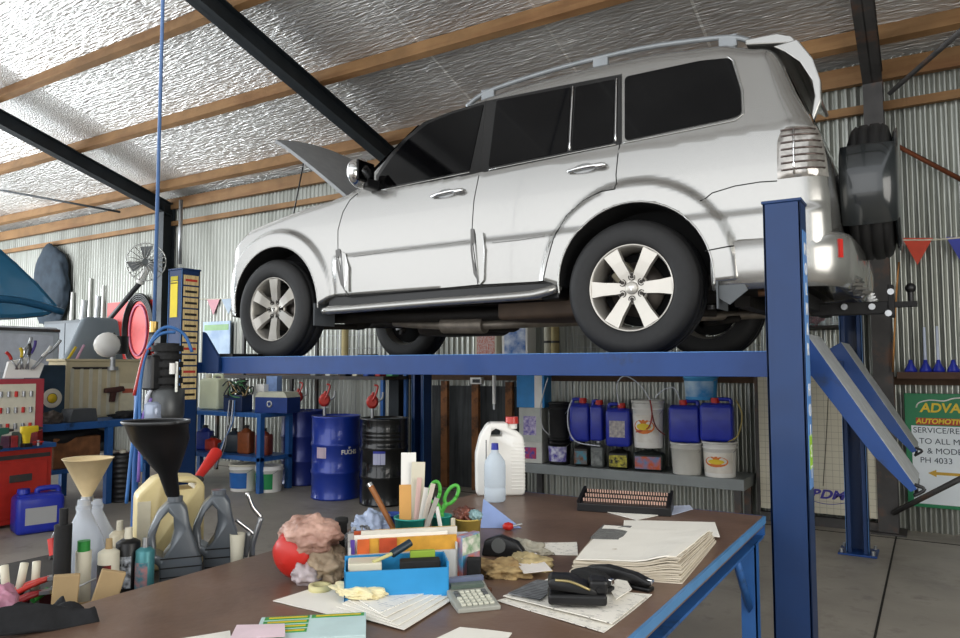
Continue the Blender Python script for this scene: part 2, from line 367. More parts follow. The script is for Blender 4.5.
# ============================================================ four post lift
LX0, LX1, LY0, LY1, LH = -4.60, -.522, 3.335, 6.24, 2.10
lift = thing('four_post_lift', 'blue four post vehicle lift raised under the silver wagon', 'vehicle lift', ((LX0+LX1)/2, (LY0+LY1)/2, 0))
def channel(x, y, side):
    b = MB(); w, d, t = .15, .15, .012; s = side
    yo = y - s*d/2; yi = y + s*d/2
    b.box(x-w/2, x+w/2, min(yo, yo+s*t), max(yo, yo+s*t), .012, LH, bev=.003)
    for q in (-1, 1):
        xx = x+q*w/2; b.box(min(xx, xx-q*t), max(xx, xx-q*t), min(yo, yi), max(yo, yi), .012, LH, bev=.003)
        x3 = xx-q*.035; b.box(min(xx, x3), max(xx, x3), min(yi, yi-s*t), max(yi, yi-s*t), .012, LH, bev=.003)
    return b
for x in (LX0, LX1):
    for y, s in ((LY0, 1), (LY1, -1)):
        po = channel(x, y, s).build('post', [pblue], lift, world=True)
        b = MB(); b.box(x-.13, x+.13, y-.13, y+.13, 0, .015, bev=.003); b.build('base_plate', bblue, po, world=True)
        for i in (-1, 1):
            for j in (-1, 1): 
                c = MB(); c.cyl((x+i*.105, y+j*.105, .015), (x+i*.105, y+j*.105, .045), .012, n=6); c.build('anchor_bolt', steel, po, world=True)
        if s == -1 or x == LX0:
            c = MB()
            for q in (-1, 1): c.box(x+q*.075-.0012 if q > 0 else x-.0762, x+.0762 if q > 0 else x-.0738, y-.078, y-.0745, .02, LH)
            c.build('worn_edge', lblue, po, world=True)  # paler blue strips along the channel edges
        c = MB(); c.box(x-.08, x+.08, y-.08, y+.08, LH, LH+.012, bev=.002); c.build('post_cap', pblue, po, world=True)
        if x == LX0 and s == 1:
            lw = mat('label_yellow', '#e8d01e', .5); lo = mat('label_tan', '#c99a62', .5, 0, .4, 60)
            c = MB(); c.box(x-.05, x+.03, y-.0785, y-.0752, 1.76, 2.02); c.build('yellow_label', lw, po, world=True)
            text('WARNING', .016, T((x-.01, y-.079, 2.005)) @ RX(PI/2), blk, po).matrix_local = T(-lift.location)
            c = MB(); c.box(x-.05, x+.03, y-.0785, y-.0752, 2.025, 2.055); c.build('yellow_label', printed('label_print', '#b9ad2e', '#26364a', 200), po, world=True)
            for k in range(11):
                zz = 2.075-.082*(k+1); c = MB(); c.box(x+.0752, x+.0785, y-.062, y+.06, zz, zz+.07); c.box(x+.0785, x+.079, y-.05, y+.05, zz+.025, zz+.042, mi=1)
                c.build('warning_sticker', [printed('sticker_print', ('#d8a070' if k % 3 else '#e0c890'), '#7a3520', 260), red if k in (0, 6, 8) else blk], po, world=True)
        if x == LX1 and s == 1:
            c = MB(); c.box(x+.0752, x+.0778, y-.05, y+.05, .9, 1.98); c.build('name_strip', lblue, po, world=True)
            for k, ch in enumerate('MOLNAR HOIST'):
                tt = text(ch, .075, T((x+.079, y, 1.9-.085*k)) @ RZ(PI/2) @ RX(PI/2), white, po); tt.matrix_local = T(-lift.location)
            c = MB(); c.box(x+.0752, x+.0785, y-.04, y+.04, .98, 1.12); c.build('safety_tag', mat('lime', '#9ed12b', .5), po, world=True)
RZt, RZb = 1.4725, 1.358
def runway(ya, yb):
    b = MB(); x0, x1 = LX0+.08, LX1-.09
    b.box(x0, x1, ya, ya+.008, RZb, RZt, bev=.002); b.box(x0, x1, yb-.008, yb, RZb, RZt, bev=.002)
    b.box(x0, x1, ya+.008, yb-.008, 1.44, 1.452)
    for k in range(6):
        xx = x0+.2+k*(x1-x0-.4)/5; b.box(xx, xx+.05, ya+.01, yb-.01, RZb+.01, 1.44)
    r = b.build('runway', bblue, lift, world=True)
    c = MB(); c.box(x0, x1, ya-.002, ya+.010, RZt, RZt+.003); c.build('worn_edge', lblue, r, world=True)
    c = MB(); c.box(x0+.0, x0+.25, ya+.03, yb-.03, 1.452, 1.50, bev=.006); c.build('wheel_stop', blk, r, world=True)
runway(3.47, 4.02); runway(5.28, 5.83)
for x in (LX0, LX1-.02):
    b = MB(); b.box(x-.055, x+.055, LY0+.02, LY1-.02, RZb+.002, 1.438, bev=.004); b.build('crossbeam', bblue, lift, world=True)
b = MB(); g = [(LX0+.076, 1.37), (LX0+.076, 1.66), (LX0+.10, 1.65), (LX0+.26, 1.4725), (LX0+.26, 1.37)]
b.prism(g, 3.44, 3.46, 'y'); b.build('gusset', pblue, lift, world=True)
# ramps hanging off the rear end
for (ya, tipx, tipz, w) in ((3.72, -.075, .875, .52), (5.26, -.10, .885, .54)):
    x0, z0 = -.50, 1.56; L_ = math.hypot(tipx-x0, tipz-z0); a = math.atan2(tipz-z0, tipx-x0)
    M = T((x0, 0, z0)) @ RY(-a); b = MB()
    b.box(0, L_, ya, ya+w, -.008, 0, M=M); rr = b
    r = rr.build('ramp', mat('ramp_tread', '#b4b8bb', .5, .4, .2, 20), lift, world=True)
    for ys in (ya-.006, ya+w):
        c = MB(); c.prism([(0, -.002), (L_, -.002), (L_, -.03), (L_*.75, -.07), (.1, -.095), (0, -.08)], ys, ys+.006, 'y', M=M); c.build('ramp_side', bblue, r, world=True)
    c = MB(); c.tube([M @ Vector((L_-.02, ya, .0)), M @ Vector((L_+.015, ya, .022)), M @ Vector((L_+.02, ya, -.03))], .008, 6, sub=4)
    c.tube([M @ Vector((L_+.02, ya, -.02)), M @ Vector((L_+.02, ya+w, -.02))], .008, 6); c.build('ramp_lip', blk, r, world=True)
# ============================================================ the wagon on the lift
YC = 4.70; GZ = 1.453
car = thing('station_wagon', 'silver four wheel drive wagon with its bonnet up, raised on the blue lift', 'car', (-2.5, YC, GZ))
HX = (-4.185, -1.388); HZ = 1.835
def lerp(t, pts):
    if t <= pts[0][0]: return pts[0][1]
    for (a, u), (b_, v) in zip(pts, pts[1:]):
        if t <= b_: return u+(v-u)*(t-a)/(b_-a)
    return pts[-1][1]
def sst(a, b_, t): t = min(1, max(0, (t-a)/(b_-a))); return t*t*(3-2*t)
TOP = [(-4.88, 2.30), (-4.80, 2.36), (-4.66, 2.40), (-4.5, 2.50), (-4.28, 2.545), (-3.96, 2.60), (-3.66, 2.635), (-3.50, 2.665), (-3.42, 2.70), (-3.27, 2.86), (-3.12, 2.99),
       (-2.98, 3.075), (-2.75, 3.145), (-2.45, 3.215), (-2.1, 3.247), (-1.7, 3.262), (-1.3, 3.252), (-.95, 3.21), (-.6, 3.14), (-.38, 3.12)]
BOT = [(-4.88, 1.86), (-4.75, 1.80), (-4.55, 1.78), (-3.75, 1.84), (-3.6, 1.90), (-1.9, 1.895), (-1.8, 1.86), (-.95, 1.83), (-.38, 1.86)]
REAR = [(1.8, -.40), (2.07, -.393), (2.27, -.40), (2.43, -.414), (2.53, -.43), (2.64, -.472), (2.81, -.546), (2.98, -.604), (3.09, -.655), (3.3, -.70)]
def flare(x, z):
    f = 0
    for hx in HX:
        r = math.hypot(x-hx-.01, (z-1.865)); f = max(f, sst(.575, .545, r))
    return f
def wside(x, z):
    zz = z
    if zz < 2.62: w = .882 - .10*max(0, (zz-2.25))**2*1.6 - .10*max(0, 2.1-zz)**2*2
    else: w = .855 - (zz-2.62)*.25
    w += .013*sst(2.20, 2.17, zz)*sst(-3.62, -3.55, x)
    w += .03*flare(x, z)
    if x < -4.58: t = min(1, (-4.58-x)/.30); w -= .28*t**2.2
    if x < -4.2 and z < 2.1: w += .0
    return w
def sec_pts(xs):
    zt = lerp(xs, TOP); zb = lerp(xs, BOT); out = []
    R = .11 if xs > -3.4 else .07
    t = max(0, (xs+.53)/.137); rr = .09*(1-math.sqrt(max(0, 1-min(1, t)**2)))
    t2 = max(0, (xs+.9)/.507)
    def place(w, z):
        x = xs
        if xs > -.9: x = -.9 + (xs+.9)*((lerp(z, REAR)+.9)/(.507))
        return (x, w-rr, z)
    out.append(place(0, zb+.04)); out.append(place(.45, zb+.02)); 
    wb = wside(xs, zb)
    out.append(place(wb-.05, zb)); out.append(place(wb-.012, zb+.004))
    NS = 66
    for i in range(NS+1):
        z = zb+.012+(zt-R-zb-.012)*i/NS; out.append(place(wside(xs, z), z))
    wc = wside(xs, zt-R)-.02; 
    for i in range(1, 9):
        a = PI/2*i/8; out.append(place(wc+.02*(1-i/8)-R*(1-math.cos(a)), zt-R+R*math.sin(a)*.82))
    zc = zt-R+R*.82; w0 = wc-R; cr_ = .05 if xs > -3.4 else .06
    for i in range(1, 9): 
        k = i/8; out.append(place(w0*(1-k), zc+cr_*(1-(1-k)**2)))
    return out
xs = [-4.88+.02*i for i in range(8)]; x = -4.74
while x < -.9: xs.append(x); x += .016
while x < -.53: xs.append(x); x += .02
xs += [-.53, -.50, -.475, -.455, -.438, -.425, -.413, -.403, -.397, -.393]
S = [sec_pts(x) for x in xs]; n = len(S[0]); vs = []; fs = []
for s_ in S:
    vs += [(p[0], YC-p[1], p[2]) for p in s_] + [(p[0], YC+p[1], p[2]) for p in s_[-2:0:-1]]
N2 = 2*n-2
for i in range(len(S)-1):
    for k in range(N2): fs.append((i*N2+k, i*N2+(k+1) % N2, (i+1)*N2+(k+1) % N2, (i+1)*N2+k))
for base in (0, (len(S)-1)*N2):
    for k in range(n-1):
        a = base+k; b_ = base+k+1; c_ = base+(N2-k-1) % N2; d_ = base+(N2-k) % N2
        q = [a, b_, c_, d_]; q = list(dict.fromkeys(q))
        if len(q) >= 3: fs.append(tuple(q))
b = MB().add(vs, fs, 0, True); body = b.build('body', [silver, well])
# cut the wheel arches
cut = MB()
for hx in HX:
    for s_ in (-1, 1):
        y0, y1 = (YC-1.1, YC-.62) if s_ < 0 else (YC+.62, YC+1.1)
        cut.cyl((hx+.01, y0, 1.865), (hx+.01, y1, 1.865), .44, n=64, mi=1)
        cut.box(hx-.415, hx+.435, y0+.001, y1-.001, 1.5, 1.8, mi=1)
cutter = cut.build('cutter', [silver, well])
def boolean(ob, cu, op='DIFFERENCE'):
    md = ob.modifiers.new('b', 'BOOLEAN'); md.object = cu; md.operation = op; md.solver = 'EXACT'; md.use_self = True
    dg = bpy.context.evaluated_depsgraph_get(); dg.update(); me = bpy.data.meshes.new_from_object(ob.evaluated_get(dg))
    ob.modifiers.clear(); ob.data = me; bpy.data.objects.remove(cu)
boolean(body, cutter)
me = body.data
# split the body mesh into panels
def inpoly(x, z, poly):
    c = False; n_ = len(poly)
    for i in range(n_):
        (x1, z1), (x2, z2) = poly[i], poly[(i+1) % n_]
        if (z1 > z) != (z2 > z) and x < (x2-x1)*(z-z1)/(z2-z1)+x1: c = not c
    return c
def carp(px, py, off=0):
    Y = 3.85
    for _ in range(6):
        p = at(px, py, Y=Y); Y = YC-wside(p.x, p.z)-off
    p = at(px, py, Y=Y); return (p.x, p.z)
A_ = [carp(*q) for q in ((360, 192), (350, 200), (343, 212), (338, 230), (338, 250), (343, 280), (348, 297))]
B_ = [carp(*q) for q in ((486, 101), (480, 173), (474, 200), (472, 230), (475, 260), (478, 285))]
C_ = [carp(*q) for q in ((621, 76), (620, 143), (616, 175), (615, 189))]
C2 = [carp(*q) for q in ((600, 192), (583, 201), (566, 216), (553, 240), (547, 262), (543, 281))]
fd = [carp(*q) for q in ((379, 176), (400, 142), (440, 114), (486, 101))]+B_[1:]+[A_[-1]]+A_[::-1][1:]
rd = B_+[C2[-1]]+C2[::-1][1:]+C_[::-1]
parts = {'front_door': fd, 'rear_door': rd}
idx = {k: [] for k in ('body_shell', 'front_door', 'rear_door', 'front_door2', 'rear_door2', 'engine_bay')}
for p in me.polygons:
    c = p.center; k = 'body_shell'
    if p.material_index == 0:
        if abs(c.y-YC) > .5:
            for nm, poly in parts.items():
                if inpoly(c.x, c.z, poly): k = nm+('' if c.y < YC else '2')
        if abs(c.y-YC) < .66 and -4.55 < c.x < -3.62 and c.z > 2.4: k = 'engine_bay'
    idx[k].append(p.index)
for k, L_ in idx.items():
    if not L_: continue
    mp = {}; v2 = []; f2 = []; m2 = []
    for i in L_:
        p = me.polygons[i]; f = []
        for v in p.vertices:
            if v not in mp: mp[v] = len(v2); c = me.vertices[v].co-car.location; v2.append(tuple(c))
            f.append(mp[v])
        f2.append(f); m2.append(p.material_index)
    nm = k.rstrip('2'); m_ = bpy.data.meshes.new(nm); m_.from_pydata(v2, [], f2)
    for q in ((silver, well) if nm != 'engine_bay' else (well, well)): m_.materials.append(q)
    m_.polygons.foreach_set('material_index', m2); m_.polygons.foreach_set('use_smooth', [q == 0 for q in m2])
    if k == 'engine_bay':
        for v in m_.vertices: v.co.z -= .02
    o = bpy.data.objects.new(nm, m_); C.objects.link(o); o.parent = car
    if k in ('front_door', 'rear_door'): parts[k+'_ob'] = o
    if k == 'body_shell': shell = o
bpy.data.objects.remove(body)
def surf(x, z, off=.0, side=-1): return Vector((x, YC+side*(wside(x, z)+off), z))
gap = mat('panel_gap', '#151515', .8)
def seam(pts, nm='panel_gap', r=.0038, off=-.0012, m=gap, par=None):
    for sd in (-1, 1):
        q = []
        for (a, b_), (c, d) in zip(pts, pts[1:]):
            for k in range(8): q.append(surf(a+(c-a)*k/8, b_+(d-b_)*k/8, off, sd))
        q.append(surf(*pts[-1], off, sd)); MB().tube(q, r, 6).build(nm, m, par or shell, world=True)
fdo, rdo = parts['front_door_ob'], parts['rear_door_ob']
seam(A_, par=fdo); seam(B_, par=rdo); seam(C2, par=rdo); seam(C_, par=rdo); seam([C2[0], C_[-1]], par=rdo)
seam([A_[-1], B_[-1]], par=fdo); seam([B_[-1], C2[-1]], par=rdo)
seam([carp(*q) for q in ((700, 201), (712, 193), (735, 186), (760, 182), (777, 181))])
seam([(x_, 2.66) for x_ in ()] or [carp(*q) for q in ((705, 251), (735, 246), (763, 243))])
# cladding crease on the doors, its shade drawn as grey lines
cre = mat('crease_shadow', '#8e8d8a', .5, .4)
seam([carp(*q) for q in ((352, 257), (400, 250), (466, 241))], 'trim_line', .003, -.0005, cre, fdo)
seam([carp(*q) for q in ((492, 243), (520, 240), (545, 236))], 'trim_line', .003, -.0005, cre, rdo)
def panel(poly, off, th, side=-1, n=1):
    b = MB(); vs = [surf(x, z, off, side) for x, z in poly]; wi = [surf(x, z, off-th, side) for x, z in poly]; k = len(poly)
    bm_ = bmesh.new(); V = [bm_.verts.new(v) for v in vs]; f = bm_.faces.new(V)
    U = [bm_.verts.new(v) for v in wi]
    for i in range(k): bm_.faces.new((V[i], V[(i+1) % k], U[(i+1) % k], U[i]))
    bmesh.ops.triangulate(bm_, faces=[f]); return b.bm(bm_)
def vent(pts, par):  # flat dark panel, shade of a sculpted scoop put into its colour
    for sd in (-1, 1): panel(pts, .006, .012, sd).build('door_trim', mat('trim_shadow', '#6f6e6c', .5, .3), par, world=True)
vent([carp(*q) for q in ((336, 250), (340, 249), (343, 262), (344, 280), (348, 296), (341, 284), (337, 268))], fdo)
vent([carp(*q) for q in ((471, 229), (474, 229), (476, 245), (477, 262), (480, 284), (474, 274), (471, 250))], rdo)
for sd in (-1, 1):
    panel([carp(*q) for q in ((477, 231), (484, 233), (486, 250), (485, 280), (481, 285), (478, 270))], .016, .02, sd).build('door_guard', silver, rdo, world=True)
    panel([carp(*q) for q in ((343, 252), (347, 254), (350, 268), (350, 292), (346, 290))], .016, .02, sd).build('door_guard', silver, fdo, world=True)
def rnd(poly, r=.03, k=5):
    out = []; n_ = len(poly)
    for i in range(n_):
        p0, p, p1 = [Vector(poly[(i+j) % n_]) for j in (-1, 0, 1)]
        a = p+(p0-p).normalized()*min(r, (p0-p).length/2); c = p+(p1-p).normalized()*min(r, (p1-p).length/2)
        for j in range(k+1):
            t = j/k; q = a*(1-t)**2+p*2*t*(1-t)+c*t*t; out.append((q.x, q.y))
    return out
frame = [carp(*q) for q in ((377, 191), (376, 176), (388, 157), (403, 140), (424, 122), (450, 112), (486, 101), (560, 86), (622, 74), (622, 144), (480, 173))]
for sd in (-1, 1):
    o = panel(frame, .002, .008, sd).build('window_surround', mat('pillar_black', '#0d0d0e', .15, 0, .1, coat=.4), shell, world=True)
wins = [('door_window', fdo, ((382, 188), (379, 177), (392, 158), (408, 140), (428, 124), (452, 114), (484, 104.5), (470, 170)), .012),
        ('door_window', rdo, ((497, 101), (571, 87.5), (567, 151.5), (489, 167)), .012),
        ('quarter_window', rdo, ((576, 87), (615, 79.5), (613, 142.5), (572, 150.5)), .012),
        ('cargo_window', shell, ((625, 77), (700, 61), (731, 58), (741, 90), (742, 114), (734, 118), (625, 141)), .03)]
gl = [(-.0, 0)]
for nm, par, pl, r in wins:
    for sd in (-1, 1):
        P_ = rnd([carp(*q) for q in pl], r); panel(P_, .006, .006, sd).build(nm, glassd, par, world=True)
seam([carp(*q) for q in ((573.5, 87), (570, 151))], 'window_bar', .006, .008, chrome, rdo)
seam([carp(*q) for q in ((617, 79), (616, 142))], 'window_bar', .005, .008, chrome, rdo)
seam([carp(*q) for q in ((382, 190), (470, 172.5))], 'belt_trim', .004, .005, silver, fdo)
seam([carp(*q) for q in ((489, 170), (616, 144.5))], 'belt_trim', .004, .005, silver, rdo)
seam([carp(*q) for q in ((622, 143.5), (690, 130), (735, 120.5), (743.5, 114), (742.5, 90), (734, 61), (727, 56))], 'window_trim', .005, .002, silver)
for hx in HX: seam([(hx+.01+.442*math.cos(a), 1.865+.442*math.sin(a)) for a in [PI*(-.03+1.06*k/28) for k in range(29)]], 'arch_lip', .0065, -.004, silver)
# handles
for par, pl in ((fdo, ((433, 197), (464, 190))), (rdo, ((569, 172), (606, 165)))):
    for sd in (-1, 1):
        (x0, z0), (x1, z1) = carp(*pl[0]), carp(*pl[1]); xm = (x0+x1)/2; zm = (z0+z1)/2
        b = MB(); b.ell(surf(xm-.02, zm, -.004, sd), (.075, .012, .034)); h = b.build('handle_recess', steel, par, world=True)
        b = MB(); q = [surf(x0+(x1-x0)*t, z0+(z1-z0)*t, .012+.028*math.sin(PI*t), sd) for t in (0, .15, .35, .6, .85, 1)]
        b.tube(q, .012, 8, sub=3); b.ell(surf(x1-.03, zm, .03, sd), (.04, .012, .016)); b.build('door_handle', chrome, par, world=True)
# wheels
def wheel(hx, side, rot):
    w = thing('wheel', None, None); w.parent = car; w.location = Vector((hx, YC+side*.925, HZ))-car.location; del_ = [w.pop(k, None) for k in ('label', 'category')]
    s_ = side; M = RX(-PI/2*s_) @ RZ(rot)   # local +z points outwards
    prof = [(.232, -.24), (.30, -.25), (.345, -.235), (.372, -.205), (.378, -.19), (.374, -.187), (.374, -.178), (.379, -.175), (.380, -.125), (.374, -.122), (.374, -.112), (.380, -.109),
            (.379, -.06), (.374, -.057), (.374, -.047), (.377, -.044), (.366, -.022), (.35, -.01), (.335, -.002), (.31, .0), (.285, -.002), (.262, -.004), (.247, -.012), (.236, -.02), (.234, -.03)]
    MB().lathe(prof, 72, M).build('tyre', rubber, w)
    b = MB(); b.lathe([(.234, -.235), (.225, -.22), (.215, -.2), (.212, -.12), (.222, -.05), (.228, -.026), (.238, -.012), (.2405, -.016), (.236, -.03)], 64, M)
    b.build('rim', alloy, w)
    b = MB()
    for k in range(6):
        A = M @ RZ(k*PI/3)
        poly = [(.045, -.026), (.09, -.032), (.16, -.036), (.228, -.046), (.228, .046), (.16, .036), (.09, .032), (.045, .026)]
        v = []
        for (x, y) in poly:
            zc = -.052+.030*math.sin(min(1, x/.228)*PI*.5); v.append((x, y, zc))
        for (x, y) in poly: v.append((x, y*1.08, v[poly.index((x, y))][2]-.03))
        f = [(0, 1, 6, 7), (1, 2, 5, 6), (2, 3, 4, 5)]+[(i, (i+1) % 8, 8+(i+1) % 8, 8+i) for i in range(8)]+[(8, 9, 14, 15), (9, 10, 13, 14), (10, 11, 12, 13)]
        b.add(v, f, 0, False, A)
    b.lathe([(0, -.042), (.06, -.043), (.088, -.05), (.09, -.075), (0, -.075)], 36, M); sp = b.build('spokes', alloy, w)
    for k in range(6):
        a = k*PI/3+PI/6; c = MB(); 
        p = Vector((.062*math.cos(a), .062*math.sin(a), 0)); c.lathe([(.021, -.050), (.021, -.0385), (.016, -.0385), (.016, -.046), (.010, -.046), (.010, -.034), (0, -.034)], 12, M @ T(p), smooth=False)
        c.build('lug_nut', mat('lug_dark', '#34302c', .4, .6), w)
    b = MB(); b.lathe([(.036, -.044), (.036, -.036), (.03, -.031), (0, -.030)], 24, M); b.build('centre_cap', alloy, w)
    b = MB()
    for k in range(3):
        b.prism([(0, 0), (.005, .008), (0, .016), (-.005, .008)], -.0305, -.029, 'z', M=M @ RZ(-rot) @ RZ(k*2*PI/3 + (PI if s_ > 0 else PI)))
    b.build('emblem', chrome, w)
    b = MB(); b.lathe([(.0, -.13), (.155, -.13), (.155, -.142), (0, -.142)], 40, M); b.build('brake_disc', mat('brake', '#5a5450', .4, .8), w)
    b = MB(); b.box(-.06, .06, .07, .16, -.17, -.10, bev=.01, M=M @ RZ(.7)); b.build('brake_caliper', mat('brake_iron', '#77705f', .6, .4), w)
    b = MB(); b.lathe([(.0, -.16), (.205, -.165), (.205, -.17), (0, -.17)], 32, M); b.build('dust_shield', well, w)
for hx, rot in ((HX[1], 0), (HX[0], PI/6)):
    for s_ in (-1, 1): wheel(hx, s_, rot)
# side steps and sill
for sd in (-1, 1):
    b = MB(); ye = YC+sd*.88
    q = [Vector((x_, YC+sd*w_, z_)) for x_, w_, z_ in ((-3.72, .80, 1.80), (-3.66, .90, 1.80), (-3.5, .925, 1.80), (-2.7, .93, 1.815), (-2.05, .93, 1.822), (-1.90, .92, 1.84), (-1.84, .86, 1.87))]
    b.tube(q, .028, 10, sub=4)
    b.box(-3.62, -1.95, min(YC+sd*.75, YC+sd*.93), max(YC+sd*.75, YC+sd*.93), 1.80, 1.832, bev=.008); b.build('side_step', silver, car, world=True)
    b = MB(); b.box(-3.66, -1.84, min(YC+sd*.72, YC+sd*.865), max(YC+sd*.72, YC+sd*.865), 1.80, 1.905, bev=.01); b.build('sill', blk, car, world=True)
# bonnet, open
by0, by1 = YC-.66, YC+.66; h0 = Vector((-3.60, 0, 2.62)); h1 = Vector((-4.46, 0, 3.25)); d = (h1-h0); L_ = d.length; d.normalize(); nn = Vector((-d.z, 0, d.x)); nn = nn if nn.z > 0 else -nn
def bon(u, v, off, crown=.012):
    wv = 1-.02*u; y = YC+(v-.5)*(by1-by0)*wv; e = -.01*max(0, (u-.85)/.15)**2
    q_ = 1-(2*v-1)**2; p = h0+d*(u*L_*(1+.09*q_)); p = p+nn*(off+e+.05*q_*(.3+.7*u)+crown*math.sin(PI*u)*.8); return (p.x, y, p.z)
b = MB(); NU, NV = 14, 14
for off in (0, -.025):
    b.add([bon(i/NU, j/NV, off) for i in range(NU+1) for j in range(NV+1)], [(i*(NV+1)+j, (i+1)*(NV+1)+j, (i+1)*(NV+1)+j+1, i*(NV+1)+j+1) for i in range(NU) for j in range(NV)], 0 if off == 0 else 1, True)
rim = [(i/NU, 0) for i in range(NU+1)]+[(1, j/NV) for j in range(1, NV+1)]+[(i/NU, 1) for i in range(NU-1, -1, -1)]
k0 = [bon(u, v, 0) for u, v in rim]; k1 = [bon(u, v, -.025) for u, v in rim]; m_ = len(rim)
b.add(k0+k1, [(i, i+1, m_+i+1, m_+i) for i in range(m_-1)], 0); bo = b.build('bonnet', [grey_bonnet, grey_bonnet], car, world=True)
b = MB(); b.tube([bon(.1, .12, -.03), bon(.9, .16, -.035)], .02, 6); b.tube([bon(.9, .16, -.035), bon(.9, .84, -.035)], .02, 6); b.tube([bon(.1, .88, -.03), bon(.9, .84, -.035)], .02, 6); b.build('bonnet_stiffener', grey_bonnet, bo, world=True)
b = MB(); b.tube([bon(.75, .1, -.02), (-4.35, 4.12, 2.52)], .006, 6); b.build('bonnet_stay', blk, car, world=True)
# windscreen, rear glass, grille, head lamps
b = MB(); ww = [(-3.40, .76, 2.76), (-3.02, .66, 3.085), (-3.02, -.66, 3.085), (-3.40, -.76, 2.76)]
b.add([(x_, YC+y_, z_+.02) for x_, y_, z_ in ww]+[(x_, YC+y_*.97, z_+.005) for x_, y_, z_ in ww], [(0, 1, 2, 3), (0, 4, 5, 1), (1, 5, 6, 2), (2, 6, 7, 3), (3, 7, 4, 0), (7, 6, 5, 4)]); b.build('windscreen', glassd, car, world=True)
b = MB(); rp = [(lerp(z_, REAR)+.012, z_) for z_ in (2.62, 2.8, 2.95, 3.06)]
v = [(x_, YC+s*(.70 if z_ < 3 else .62), z_) for x_, z_ in rp for s in (-1, 1)]
b.add(v, [(0, 1, 3, 2), (2, 3, 5, 4), (4, 5, 7, 6)]); b.build('rear_window', glassd, car, world=True)
for sd in (-1, 1):
    b = MB(); b.ell((-4.60, YC+sd*.62, 2.27), (.14, .2, .10)); b.build('head_lamp', clear, car, world=True)
b = MB(); b.box(-4.905, -4.86, YC-.42, YC+.42, 2.05, 2.30, bev=.02); b.build('grille', blk, car, world=True)
# tail lamps: ribbed clear lens wrapping round the corner
tl = [carp(*q) for q in ((779, 179), (776, 150), (781, 133), (790, 128.5), (808, 128), (815, 140), (818, 178))]
lens = mat('lamp_lens', '#a9a49e', .12, .6, .35, 30, coat=1); rib = mat('lamp_rib', '#5c504c', .2, .5)
for sd in (-1, 1):
    def tp(x_, z_, off):
        xe = lerp(z_, REAR); t = max(0, min(1, (x_-(xe-.13))/.13)); return Vector((x_, YC+sd*(wside(x_, z_)-.09*(1-math.sqrt(1-t*t*.98))+off), z_))
    z0_, z1_ = 2.335, 2.60; v = []; f = []; K = 12; J = 9
    for k in range(K+1):
        z_ = z0_+(z1_-z0_)*k/K; xa = -.625+.03*max(0, (z_-2.5)/.1)**2; xe = lerp(z_, REAR)+.006
        for j in range(J+1): v.append(tp(xa+(xe-xa)*j/J, z_, .012 if 0 < k < K and j > 0 else 0))
    f = [(k*(J+1)+j, (k+1)*(J+1)+j, (k+1)*(J+1)+j+1, k*(J+1)+j+1) for k in range(K) for j in range(J)]
    t_ = MB().add(v, f, 0, True).build('tail_lamp', lens, car, world=True)
    b = MB()
    for z_ in (2.375, 2.41, 2.445, 2.48, 2.515, 2.55, 2.58):
        xe = lerp(z_, REAR); b.tube([tp(-.605+(xe+.60)*j/6, z_, .0145) for j in range(7)], .0055, 5)
    b.build('lens_rib', rib, t_, world=True)
    b = MB(); b.tube([tp(-.545, z_, .014) for z_ in (2.35, 2.42, 2.5, 2.58)], .006, 5); b.build('lens_rib', chrome, t_, world=True)
# rear bumper swept round the corner
def sweep(path, prof, sd):
    vs = []; P_ = [Vector((x_, YC+sd*w_, 0)) for x_, w_ in path]; m_ = len(prof)
    for i, p in enumerate(P_):
        t = (P_[min(i+1, len(P_)-1)]-P_[max(i-1, 0)]).normalized(); nrm = Vector((t.y, -t.x, 0))*sd*1.0
        if nrm.dot(p-Vector((-1.2, YC, 0))) < 0: nrm = -nrm
        for o_, z_ in prof: vs.append(p+nrm*o_+Vector((0, 0, z_)))
    fs = [(i*m_+k, i*m_+(k+1) % m_, (i+1)*m_+(k+1) % m_, (i+1)*m_+k) for i in range(len(P_)-1) for k in range(m_)]
    fs += [tuple(range(m_)), tuple(range((len(P_)-1)*m_, len(P_)*m_))]
    return vs, fs
path = [(-.955, .885), (-.8, .885), (-.6, .88), (-.48, .865), (-.40, .83), (-.355, .77), (-.33, .68), (-.325, .5), (-.32, .2), (-.32, 0)]
prof = [(-.06, 1.80), (-.01, 1.795), (.012, 1.83), (.022, 1.90), (.024, 1.97), (.02, 2.035), (.0, 2.06), (-.06, 2.07)]
b = MB()
for sd in (-1, 1): v, f = sweep(path, prof, sd); b.add(v, f, 0, True)
bump_ = b.build('rear_bumper', silver, car, world=True)
b = MB()
for sd in (-1, 1): v, f = sweep([(-.385, .813), (-.372, .795)], [(.012, 1.93), (.03, 1.93), (.03, 2.02), (.012, 2.02)], sd); b.add(v, f)
b.build('reflector', redp, bump_, world=True)
for k in range(5):
    for sd in (-1, 1):
        b = MB(); v, f = sweep([(-.40+.02*k, .70-.04*k), (-.33+.01*k, .62-.03*k), (-.31, .45)], [(-.02, 1.86-.018*k), (.02+.006*k, 1.86-.018*k), (.01+.006*k, 1.846-.018*k), (-.02, 1.84-.018*k)], sd); b.add(v, f); b.build('bumper_rib', silver, bump_, world=True)
